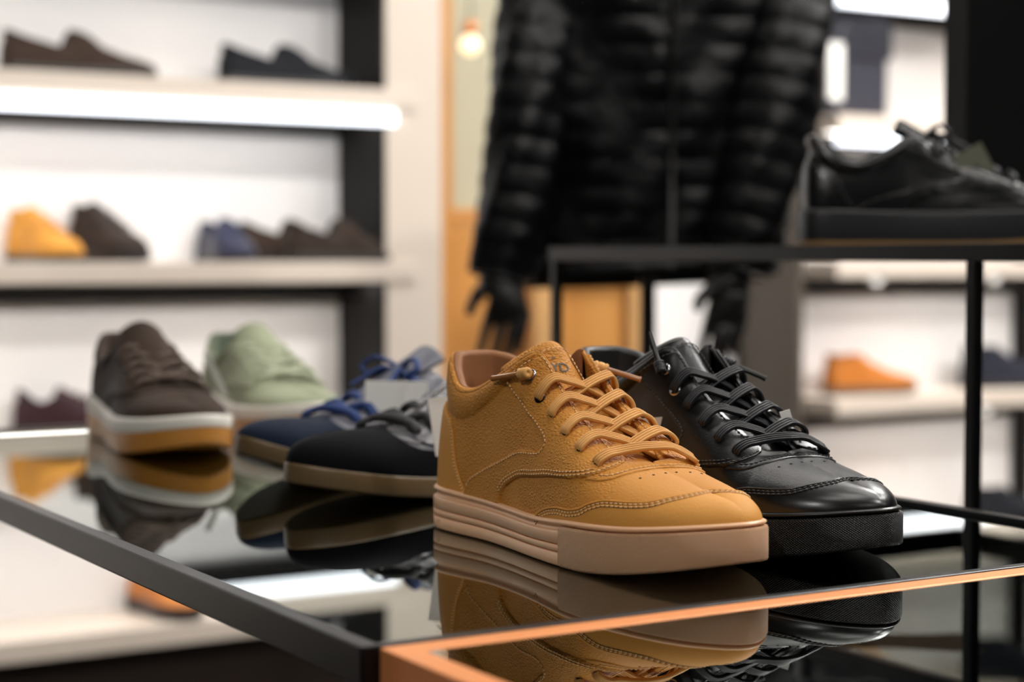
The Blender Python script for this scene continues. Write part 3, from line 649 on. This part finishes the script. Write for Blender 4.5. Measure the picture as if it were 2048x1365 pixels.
def sc(T, f=1., dx=0): return [(r[0], r[1]+dx*(1 if r[0] < 9.3 else 0), r[2], r[3]*f) for r in T]
T_LOW = [(0,8,0,100),(1,9,11,100),(2,14,20,98),(3,28,28,87),(3.9,46,31,77),(4.4,60,31,76),(5,82,30,84),(5.5,98,27,92),(5.9,108,23,99),(6.12,113,20,101),(6.4,119,17,97),(6.8,131,16,89),(7.2,143,15.5,83),
 (7.6,156,15,77),(8,170,14.5,71),(8.4,186,14,65),(8.75,199,12,60),(9,205,8,58),(9.2,208,0,58),(9.6,218,0,56),(10.2,234,0,53.5),(11,250,0,50),(12,262,0,47),(13,267,0,45)]
T_TR = [(0,8,0,86),(1,9,10,86),(2,14,19,84),(3,28,26,72),(3.9,46,29,61),(4.4,60,29,60),(5,82,28,67),(5.5,98,25,76),(5.9,108,21,84),(6.12,113,18,87),(6.4,119,15,84),(6.8,131,14,77),(7.2,143,13.5,71),
 (7.6,156,13,65),(8,170,12.5,60),(8.4,186,12,55),(8.75,199,10,51),(9,205,7,50),(9.2,208,0,50),(9.6,218,0,48.5),(10.2,234,0,46.5),(11,250,0,44),(12,262,0,41),(13,268,0,39)]
T_LOAF = [(0,7,0,78),(1,8.5,10,78),(2,14,19,77),(3,29,26,71),(4,50,29,64),(5,80,29,57),(6,106,27,52),(6.8,124,23,58),(7.3,130,16,76),(7.6,132,9,86),(7.8,133,0,88),(8.2,147,0,72),(9,172,0,58),(10,206,0,46),(11,236,0,41),(12,256,0,37),(13,268,0,34)]
T_CHU = [(0,9,0,108),(1,10,11,108),(2,16,20,107),(3,30,26,104),(4,52,28,102),(5,80,26,103),(5.8,98,20,106),(6.1,104,17,107),(6.5,112,14,100),(7,124,13,91),(7.5,138,11,82),(8,150,8,75),(8.3,156,0,72),(9,180,0,64),(10,212,0,56),(11,240,0,50),(12,258,0,44),(13,268,0,40)]
def tong(T, h=0):
    g = {r[0]: r for r in T}; e = g[9.2] if 9.2 in g else g[8.3]; top = g[6.12] if 6.12 in g else g[6.1]; z0, z1 = e[3], top[3]; x0, x1 = e[1], top[1]
    f = lambda a, y, dz=0, s=0: (a, x0+(x1-x0-10+s)*a, y, z0-6+(z1-z0+12+h)*a+dz)
    return ([f(0,0), f(.5,0,3), f(1,0,4,-4)], [f(0,13,-3), f(.5,18,-2), f(1,23,-8,-8)], [f(0,-13,-3), f(.5,-18,-2), f(1,-23,-8,-8)])
ROT = -math.pi/2
def pose(th): return th + ROT

last_mid = Last((T_MID, T_MIDM), puff=PUFF)
AGL = [((.1245,.0335,.1115),(.0915,.0360,.1065)), ((.121,-.0290,.1130),(.137,-.050,.1050))]
AGLB = [((.1245,.0325,.1115),(.105,.026,.134)), ((.121,-.0290,.1130),(.141,-.046,.1020))]
make_shoe('sneaker', 'tan nubuck mid-top sneaker with gum sole, frontmost on the glass table', 'shoe', last_mid, M_tan, (.6202,1.093,TZ+.0004), pose(.0449), agl=AGL, text='-  \nYD', perf=True)
make_shoe('sneaker', 'glossy black leather mid-top sneaker close behind the tan one', 'shoe', last_mid, M_blk, (.727,1.096,TZ+.0004), pose(.0449), agl=AGLB, perf=True)

low = lambda sgn, **k: Last((T_LOW, T_LOW), sgn=sgn, puff=PUFF, **k)
solefox = mat('off_white_rubber', (.80,.76,.68), .45)
M_brn = kit('brown_suede', (.040,.023,.014), (.52,.215,.03), lace=(.085,.055,.038), lin=(.05,.03,.02)); M_grn = kit('sage_suede', (.34,.37,.245), (.52,.215,.03), lace=(.44,.48,.33), lin=(.12,.15,.10))
cup = [(0,.044),(.05,.040),(.10,.034),(.16,.033),(.22,.034),(.27,.037),(.3015,.041)]
lc = low(-1, top=cup, spring=.013); 
T_LOWU = [(r[0], r[1], r[2], r[3]+3) for r in T_LOW]
lcg = Last((sc(T_LOW,.97), sc(T_LOW,.97)), puff=PUFF, top=cup, spring=.014, inset=.0045)
lcb = Last((T_LOWU, T_LOWU), puff=PUFF, top=cup, spring=.014, inset=.0045)
for nm, lb, M_, loc, th in (('sneaker', 'dark brown suede sneaker with a white and gum sole, beside the green one', M_brn, (.624,1.848,TZ+.0004), -.066), ('sneaker', 'sage green suede sneaker with a white and gum sole', M_grn, (.772,1.915,TZ+.0004), -.05)):
    make_shoe(nm, lb, 'shoe', lcb if th < -.06 else lcg, M_, loc, pose(th), detail=.55, style='low', laces='rows', sole='cup', open_e=(6.12, 9.2), tongue=tong(T_LOWU if th < -.06 else sc(T_LOW,.97), 8), sole_split=(.60, solefox), stitch=False, lace_w=.0075, lace_t=.0042)

def trainer(label, M_, loc, th, sp, tf, bow=True):
    zs = lambda x: sp*(max(x/.29-tf, 0)/(1-tf))**1.8
    TT = [(r[0], r[1]*.965, r[2], r[3]+zs(r[1]*.965/1000)*950) for r in T_TR]
    l = Last((TT, TT), sgn=1, puff=PUFF, spring=sp, toe_from=tf, wl=1.0, wm=.95, L=.29, top=[(x, .0165+zs(x)+(.003 if x < .05 else 0)) for x in (0,.04,.09,.13,.16,.19,.22,.25,.27,.29)], inset=.0025, full=(1.,.80))
    return make_shoe('sneaker', label, 'shoe', l, M_, loc, pose(th), detail=.55, style='low', laces='rows', sole='flat', tongue=tong(TT, 12), toe_panel='tee', stitch=False, lace_w=.0085, lace_t=.0045, bow=bow)
gum = (.125,.078,.032)  # darkened gum: the shade on the trainer soles is in the colour
nb = mat('navy_suede', (.008,.014,.030), .9, spec=.15, sheen=.08, bump=('n', 260, .3, .001)); bb = mat('black_suede', (.002,.0022,.0035), .9, spec=.12, sheen=.02, bump=('n', 260, .3, .001))
M_nav = kit('navy_leather', (.11,.115,.15), gum, lace=(.012,.04,.16), rough=.35, spec=.6, sheen=0, toe=nb, heel=nb, bump=('n', 260, .1, .0006)); M_bkt = kit('black_leather', (.07,.068,.078), gum, lace=(.02,.02,.02), rough=.2, spec=.8, sheen=0, toe=bb, heel=bb, bump=('n', 260, .1, .0006))
M_nav['overlay'] = mat('grey_navy_leather', (.13,.13,.16), .4, spec=.6); M_bkt['overlay'] = mat('grey_black_leather', (.06,.058,.065), .3, spec=.8)
trainer('black suede and leather trainer with gum sole, just left of the tan sneaker', M_bkt, (.8335,1.2691,TZ+.0005), -1.4309, .0163, .48, False)
trainer('navy suede and leather trainer with bright blue laces and a gum sole', M_nav, (.8429,1.4046,TZ+.0005), -1.3833, .0258, .64)

M_rs = dict(M_blk); M_rs['upper'] = M_rs['overlay'] = M_rs['heel'] = M_rs['toe'] = M_rs['tongue'] = mat('black_glossy_leather', (.004,.004,.0045), .24, spec=.7, bump=('n', 90, .15, .002)); M_rs['sole'] = mat('black_sole_satin', (.012,.012,.014), .4)
T_RS = sc(T_LOW, 1.06); lr = Last((T_RS, T_RS), sgn=-1, puff=PUFF, top=[(0,.036),(.1,.033),(.2,.033),(.3015,.038)], spring=.016, toe_from=.55)
rsx = make_shoe('sneaker', 'black leather sneaker with tied laces on the tall black stand', 'shoe', lr, M_rs, (1.165,1.385,1.0474), pose(math.radians(54)), detail=.6, style='low', laces='rows', sole='cup', tongue=tong(T_RS, 8), stitch=False, bow=True)
bo = MB(); fill_across(bo, lr, lambda x: lr.zspring(x)-.0012, -.001, up=False); sole_strip(bo, lr, [(-.03,-.0015),(.06,.0004),(.10,.0002)], de=.3); bo.build('gum_tread', mat('gum_tread', (.30,.16,.05), .5), rsx)

def bgshoe(label, T, up, sole, loc, th, sgn=-1, laces=None, cat='shoe', name='shoe', rough=.8, L=.3, stop=None, oe=(6.12, 9.2), le=6.0, tongue=False, sh=.026, split=None, **kw):
    T = [(r[0], r[1]*L/.3, r[2]*min(1, L/.3+.1), r[3]) for r in T]
    if tongue: tongue = tong(T)
    l = Last((T, T), sgn=sgn, L=L, top=[(0,sh),(.1,sh-.002),(.2,sh-.002),(.3,sh+.004)], spring=.008, inset=.002, wl=min(1.25, .95*.3/L*.97), wm=min(1.2, .92*.3/L*.97))
    M_ = kit(label.replace(' ', '_')[:24], up, sole, rough=rough, sheen=.1, lace=kw.pop('lace', None))
    return make_shoe(name, label, cat, l, M_, loc, pose(th), detail=.35 if laces else .3, style='plain', heel_panel=False, toe_panel=None, laces=laces, sole='cup', lining_e=le, open_e=oe, tongue=tongue, stitch=False, sole_split=split, **kw)
R90 = math.pi/2
Y_ = 3.35
LF = dict(oe=(7.8,7.8), le=7.7)
bgshoe('dark brown suede loafer on the upper left shelf', T_LOAF, (.045,.028,.020), (.015,.012,.01), (.915,Y_,1.3745), R90-.05, name='loafer', sh=.018, **LF)
bgshoe('black loafer on the upper left shelf, right of the brown one', T_LOAF, (.010,.011,.015), (.010,.010,.012), (1.345,Y_,1.3745), R90-.02, name='loafer', sh=.018, **LF)
bgshoe('tan nubuck boot with a dark sole on the middle left shelf', sc(T_CHU,.9), (.66,.30,.05), (.02,.018,.016), (.965,3.448,1.0265), .35, name='ankle_boot', laces='rows', oe=(6.1,8.3), tongue=tong(sc(T_CHU,.9)), sh=.016, L=.20)
bgshoe('dark brown suede boot beside the tan boot on the middle left shelf', T_CHU, (.035,.023,.018), (.015,.013,.012), (1.085,3.448,1.0265), .38, name='ankle_boot', laces='rows', oe=(6.1,8.3), tongue=tong(T_CHU), sh=.022, L=.205)
bgshoe('navy leather loafer at the left end of the brown pair', T_LOAF, (.025,.028,.06), (.012,.012,.02), (1.350,3.445,1.0265), .1, name='loafer', rough=.35, sh=.018, L=.19, **LF)
bgshoe('dark brown suede loafer in the middle of the three on the middle left shelf', T_LOAF, (.050,.032,.022), (.015,.012,.01), (1.405,3.403,1.0265), R90, name='loafer', sh=.018, L=.25, **LF)
bgshoe('very dark brown loafer in front of the other two, beside the dark upright', T_LOAF, (.034,.022,.016), (.015,.012,.01), (1.465,3.30,1.0265), R90, name='loafer', sh=.018, L=.25, **LF)
bgshoe('plum brown leather shoe on the lower left shelf behind the table', sc(T_TR, .95), (.045,.020,.025), (.012,.010,.01), (.955,3.43,.6975), 1.0, laces='rows', tongue=tong(sc(T_TR, .95)), rough=.4, sh=.02, L=.27)
bgshoe('tan leather shoe with a dark sole on the lowest left shelf', sc(T_CHU, .75), (.55,.20,.05), (.03,.02,.02), (1.20,3.45,.3355), .28, name='ankle_boot', laces='rows', oe=(6.1,8.3), tongue=tong(sc(T_CHU,.75)), rough=.5, sh=.03, L=.205)
bgshoe('orange tan leather chukka boot on the right-hand shelving', sc(T_CHU, .92), (.50,.17,.03), (.10,.055,.03), (2.92,3.36,.6975), R90-.05, name='ankle_boot', oe=(8.3,8.3), le=8.2, rough=.45, sh=.024, L=.285)
bgshoe('dark navy boot right of the thin black post on the right-hand shelving', T_CHU, (.018,.020,.032), (.014,.014,.018), (3.38,3.36,.6975), R90-.1, name='ankle_boot', oe=(8.3,8.3), le=8.2, sh=.024)
bgshoe('black boot on the lower right-hand shelf', T_CHU, (.012,.013,.018), (.010,.010,.012), (3.39,3.36,.3355), R90-.6, name='ankle_boot', oe=(8.3,8.3), le=8.2, sh=.024)
bgshoe('yellow tan boot mostly hidden behind the black toe', sc(T_CHU, 1.1), (.75,.36,.08), (.5,.3,.12), (2.96,3.37,.3355), R90-.5, name='ankle_boot', oe=(8.3,8.3), le=8.2, sh=.024)

# ---------- bag and price tags ----------
bag = thing('shoulder_bag', 'dark grey leather shoulder bag on the right-hand shelving', 'bag', (2.985,3.36,1.3745))
bl = mat('bag_leather', (.030,.030,.042), .45, bump=('n', 200, .2, .001))
boxes('bag_body', bl, [((-.10,-.03,0),(.105,.03,.235))], bag, bevel=.012); boxes('bag_flap', bl, [((-.106,-.038,.145),(.111,-.024,.242))], bag, bevel=.006)
s = MB(); s.tube([(-.10,0,.23),(-.11,0,.25),(-.05,0,.262),(.05,0,.262),(.11,0,.25),(.105,0,.20)], .006, 8); s.build('bag_strap', bl, bag)
tm = mat('paper_tag', (.90,.89,.85), .6); tk = mat('tag_card_dark', (.13,.13,.09), .6)
def price_tag(label, c, w, h, rz, tilt, m_, group=None, string=None, name='price_tag'):
    r = thing(name, label, 'price tag', c, rz, 'price tags hung on the goods'); b_ = MB(); b_.box((-w/2,-.0004,-h), (w/2,.0004,0)); o = b_.build('tag_card', m_, r, smooth=False); o.rotation_euler = (0, tilt, 0)
    if string:
        s_ = MB(); s_.tube(smooth_path(np.array(string, float), 5), .0005, 6); s_.build('tag_string', mat('tag_string', (.75,.75,.72), .5), r)
    return r
t = price_tag('white tag hanging beside the dark grey leather bag', (2.885,3.29,1.545), .05, .135, .1, 0, tm, string=[(0,0,0),(.02,0,.03),(.04,.005,.05)])
price_tag('white price tag standing between the navy and black trainers', (.692,1.334,.932), .052, .037, math.radians(-31), .02, tm, string=[(.008,-.001,-.002),(.008,-.004,-.010),(.010,-.012,-.016)])
price_tag('white price tag leaning behind the heel of the tan sneaker', (.640,1.150,.934), .032, .043, math.radians(-25), -.14, tm, string=[(-.01,0,0),(-.005,-.004,.006),(.01,-.006,.01)])
price_tag('beige price tag behind the laces of the tan sneaker', (.691,.969,.929), .022, .03, math.radians(-31), -.08, mat('paper_tag_beige', (.70,.64,.54), .6), string=[(0,0,0),(-.004,0,.004),(-.012,0,.002)])
price_tag('thin white price tag behind the laces of the black mid-top sneaker', (.758,.912,.935), .007, .014, math.radians(-31), -.3, tm)
price_tag('olive price tag behind the laces of the sneaker on the black stand', (1.272,1.262,1.139), .03, .04, math.radians(-31), -.5, tk)
price_tag('pale green tag wedged between the brown and sage suede sneakers', (.667,1.700,.940), .006, .048, math.radians(-31), -.42, mat('paper_tag_green', (.55,.57,.50), .6))

# ---------- mannequin with a quilted jacket ----------
jm = mat('black_quilted_nylon', (.0015,.0015,.0017), .40, spec=.16, bump=('n', 30, .6, .010)); mq = mat('black_mannequin', (.010,.009,.008), .4); pole = mat('black_pole', (.010,.010,.010), .4)
mn = thing('mannequin', 'black headless shop mannequin on a pole wearing a black quilted puffer jacket, hands hanging', 'mannequin', (1.583,2.261,0), math.radians(-31.1))
jk = MB(); nz = 200; na = 96; P = []
for z in np.linspace(1.012, 1.62, nz):
    f = ((z-1.012)/.0415) % 1; pf = .0042*abs(math.sin(math.pi*f))**.6; tp = min(1, .93+.25*(z-1.01)); sh = 1 if z < 1.5 else math.sqrt(max(.02, 1-((z-1.5)/.125)**2))
    row_ = []
    for a in np.arange(na)*2*np.pi/na:
        c, s_ = math.cos(a), math.sin(a); k = (abs(c)**2.6+abs(s_)**2.6)**(-1/2.6); wr = .0035*math.sin(a*7+z*23)+.003*math.sin(a*13-z*41)
        zip_ = -.008*math.exp(-((c-.12)/.035)**2) if s_ < 0 else 0
        r1, r2 = (.205*tp*sh+pf*(.7+.5*math.sin(a*5+z*9))+wr+zip_), (.118*tp+pf*(.6+.6*math.sin(a*9+z*17))+wr+zip_)*sh
        row_.append((k*c*r1+.02, k*s_*r2, z + .012*math.sin(a*1.0+2.4)*(1 if z < 1.1 else 0)))
    P.append(row_)
jk.grid(np.array(P), cv=True, caps=True); jo = jk.build('jacket_body', jm, mn)
zp = MB(); zp.tube([(.045,-.122,1.02),(.045,-.127,1.2),(.045,-.131,1.45)], .004, 8); zp.build('zip', mat('black_zip', (.003,.003,.003), .5), jo)
hm = MB(); hp = []
for a in np.linspace(0, 2*np.pi, 60)[:-1]:
    c, s_ = math.cos(a), math.sin(a); k = (abs(c)**2.6+abs(s_)**2.6)**(-1/2.6); hp.append((k*c*.196+.02, k*s_*.114, 1.012+.012*math.sin(a+2.4)))
hp = np.array(hp); ring_ = np.array([[p + np.array([unit(p-[.02,0,p[2]])[0]*.008*math.cos(b), unit(p-[.02,0,p[2]])[1]*.008*math.cos(b), .014*math.sin(b)]) for b in np.arange(8)*np.pi/4] for p in hp]); hm.grid(ring_, cu=True, cv=True); hm.build('hem', jm, jo)
def sleeve(K, r0):
    K = smooth_path(np.array(K, float), 26); P = []; t = unit(np.gradient(K[:, :3], axis=0)); d = np.r_[0, np.cumsum(np.linalg.norm(np.diff(K[:, :3], axis=0), axis=1))]
    for i in range(len(K)):
        x = unit(np.cross(t[i], [0, 1., 0])); y = np.cross(t[i], x); q = (d[-1]-d[i]); f = (q/.040) % 1; pf = .0036*abs(math.sin(math.pi*f))**.6 if q > .03 else .002
        P.append([K[i, :3] + (K[i, 3]+pf+.003*math.sin(a*5+q*30))*(math.cos(a)*x + .95*math.sin(a)*y) for a in np.arange(40)*np.pi/20])
    b = MB(); b.grid(np.array(P), cv=True, caps=True, flip=True); return b.build('jacket_sleeve', jm, mn)
sleeve([(-.125,.02,1.52,.055),(-.150,-.06,1.40,.056),(-.166,-.10,1.26,.054),(-.182,-.12,1.12,.050),(-.198,-.125,1.045,.049),(-.206,-.13,1.005,.044)], 0)
sleeve([(.235,.02,1.52,.062),(.222,-.06,1.40,.064),(.195,-.10,1.24,.062),(.165,-.12,1.12,.058),(.145,-.125,1.045,.053),(.138,-.13,1.012,.046)], 0)
def hand(w, tips, thumb, name='hand'):
    """wrist, palm, four fingers and a thumb grown as one skin from a jointed skeleton"""
    me = bpy.data.meshes.new(name); V = [w[0], w[1], w[2]]; R = [.030, .034, .034]; E = [(0, 1), (1, 2)]
    base = []
    for f in tips:
        k = len(V); V += f; R += [.0125, .0095, .0085, .0072][:len(f)]; E += [(2, k)] + [(k+i, k+i+1) for i in range(len(f)-1)]
    k = len(V); V += thumb; R += [.014, .011, .009][:len(thumb)]; E += [(1, k)] + [(k+i, k+i+1) for i in range(len(thumb)-1)]
    me.from_pydata(V, E, []); o = bpy.data.objects.new(name, me); C.objects.link(o); o.parent = mn; me.materials.append(mq)
    sk = o.modifiers.new('Skin', 'SKIN'); sk.use_smooth_shade = True
    for i, r in enumerate(R):
        me.skin_vertices[0].data[i].radius = (r, r*.8)
    me.skin_vertices[0].data[0].use_root = True
    sb = o.modifiers.new('Subsurf', 'SUBSURF'); sb.levels = sb.render_levels = 2
    return o
def fing(x0, x1, y, z0, z1, n=4): return [(x0+(x1-x0)*i/(n-1), y - .006*math.sin(i), z0+(z1-z0)*i/(n-1)) for i in range(n)]
hand([(-.205,-.13,1.03), (-.200,-.135,.995), (-.192,-.14,.968)],
     [fing(-.222,-.240,-.135,.945,.872), fing(-.203,-.222,-.142,.940,.862), fing(-.184,-.200,-.146,.942,.876), fing(-.168,-.180,-.142,.950,.895)],
     [(-.232,-.14,.985),(-.246,-.145,.968),(-.250,-.147,.950)])
hand([(.138,-.13,1.03), (.133,-.135,.995), (.126,-.14,.965)],
     [fing(.098,.082,-.142,.940,.885), fing(.114,.096,-.147,.936,.872), fing(.131,.112,-.144,.938,.876), fing(.148,.132,-.138,.945,.892)],
     [(.098,-.145,.988),(.082,-.150,.972),(.080,-.152,.955)])
s = MB(); s.tube([(.02,0,.02),(.02,0,1.02)], .0125, 16); s.build('stand_pole', pole, mn)
s = MB(); s.tube([(.02,0,0),(.02,0,.004),(.02,0,.012),(.02,0,.014)], [.17,.17,.165,.02], 40); s.build('stand_base', pole, mn)

# ---------- lights ----------
fill_m = mat('fill_panel', (.9,.9,.9), .4, emis=((1.,.955,.90), 8.))
hous = mat('fill_housing', (.6,.6,.6), .4)
big_m = mat('fill_panel_bright', (.9,.9,.9), .4, emis=((1.,.97,.94), 36.))
def added_light_panel(x, y, w, l, rz, label, z=2.9, m_=None):  # unseen ceiling panels added to light the room
    r = thing('added_light_panel', label, 'ceiling light', (x, y, z), rz, 'added ceiling light panels')
    boxes('fill_housing', hous, [((-w/2-.02,-l/2-.02,-.05),(w/2+.02,l/2+.02,-.001))], r); boxes('fill_diffuser', m_ or fill_m, [((-w/2,-l/2,-.058),(w/2,l/2,-.0505))], r)
for i, (x, y, w, l) in enumerate([(.55,.45,1.0,.22),(1.2,1.9,.9,.2),(1.9,1.1,.22,1.1),(2.3,2.65,1.1,.2),(.7,2.65,1.1,.2),(3.9,2.0,.25,1.1),(.8,-1.5,1.1,.25),(-2.2,-1.6,.25,.8),(3.2,-.8,1.1,.25),(3.25,2.25,1.0,.45),(2.9,1.0,.45,.45),(1.15,.8,.5,.3)]):  # the last three are added for highlights on the black shoes
    added_light_panel(x, y, w, l, 0, m_=big_m if i in (9, 10) else None, label='rectangular light panel added on the ceiling, ' + ['over the front table','over the far end of the front table','over the mannequin','before the right-hand shelving','before the left shelving','at the far right','behind the camera','at the back left corner','at the back right corner','biggest, before the right-hand shelving','small and square, right of the mannequin','small, over the black stand'][i])

def added_spotlight(label, p, target, energy, spot=70, r=.05, col=(1,.96,.92)):
    d = Vector(target)-Vector(p); t = thing('added_spotlight', label, 'spotlight', p, 0, 'added ceiling spotlights'); q = d.to_track_quat('-Z', 'Y')
    s = MB(); s.tube([(0,0,.16),(0,0,.155),(0,0,.02),(0,0,0)], [.02,.045,.05,.055], 20, caps=False); h = s.build('fill_head', hous, t); h.rotation_mode = 'QUATERNION'; h.rotation_quaternion = q
    s = MB(); s.tube([(0,0,.06),(0,0,2.9-p[2]-.001)], .01, 8); s.build('stem', hous, t)
    ld = bpy.data.lights.new('fill_spot', 'SPOT'); ld.energy = energy; ld.spot_size = math.radians(spot); ld.spot_blend = 1.; ld.shadow_soft_size = r; ld.color = col
    lo = bpy.data.objects.new('fill_spot', ld); C.objects.link(lo); lo.parent = t; lo.rotation_mode = 'QUATERNION'; lo.rotation_quaternion = q
for x, tx, e, nm in ((-.1,.3,70,'leftmost of the row lighting the left shelving'),(1.1,1.2,80,'second of the row, lighting the left shelving'),(2.3,2.2,60,'middle of the row, lighting the wooden panel'),(3.2,3.1,80,'fourth of the row, lighting the right-hand shelving'),(4.3,4.1,80,'rightmost of the row lighting the right-hand shelving')):
    added_spotlight('added ceiling spotlight, '+nm, (x, .55, 2.62), (tx, 3.45, 1.0), e*1.0, 62)
added_spotlight('added ceiling spotlight right of the camera aimed at the sneakers', (1.75,-.1,2.6), (.75,.95,.9), 50, 50, .07)
added_spotlight('added ceiling spotlight above the camera aimed at the sneakers', (-.8,.2,2.3), (.62,1.1,.9), 34, 50, .06)

# ---------- camera ----------
cd = bpy.data.cameras.new('camera'); cam = bpy.data.objects.new('camera', cd); C.objects.link(cam)
cam.location = (0, 0, EYE); cam.rotation_euler = (math.pi/2-math.atan(167/3600), 0, math.radians(-31.1))
cd.sensor_width = 36; cd.lens = 36*3600/2048; cd.clip_start = .02
cd.dof.use_dof = True; cd.dof.focus_distance = 1.10; cd.dof.aperture_fstop = 4.5
bpy.context.scene.camera = cam
w = bpy.data.worlds.new('world'); bpy.context.scene.world = w; w.use_nodes = True; w.node_tree.nodes['Background'].inputs[0].default_value = (.05,.05,.05,1)
vs = bpy.context.scene.view_settings; vs.view_transform = 'Standard'; vs.look = 'None'; vs.gamma = 1; vs.use_curve_mapping = False; vs.exposure = .35
bpy.context.scene.cycles.max_bounces = 8
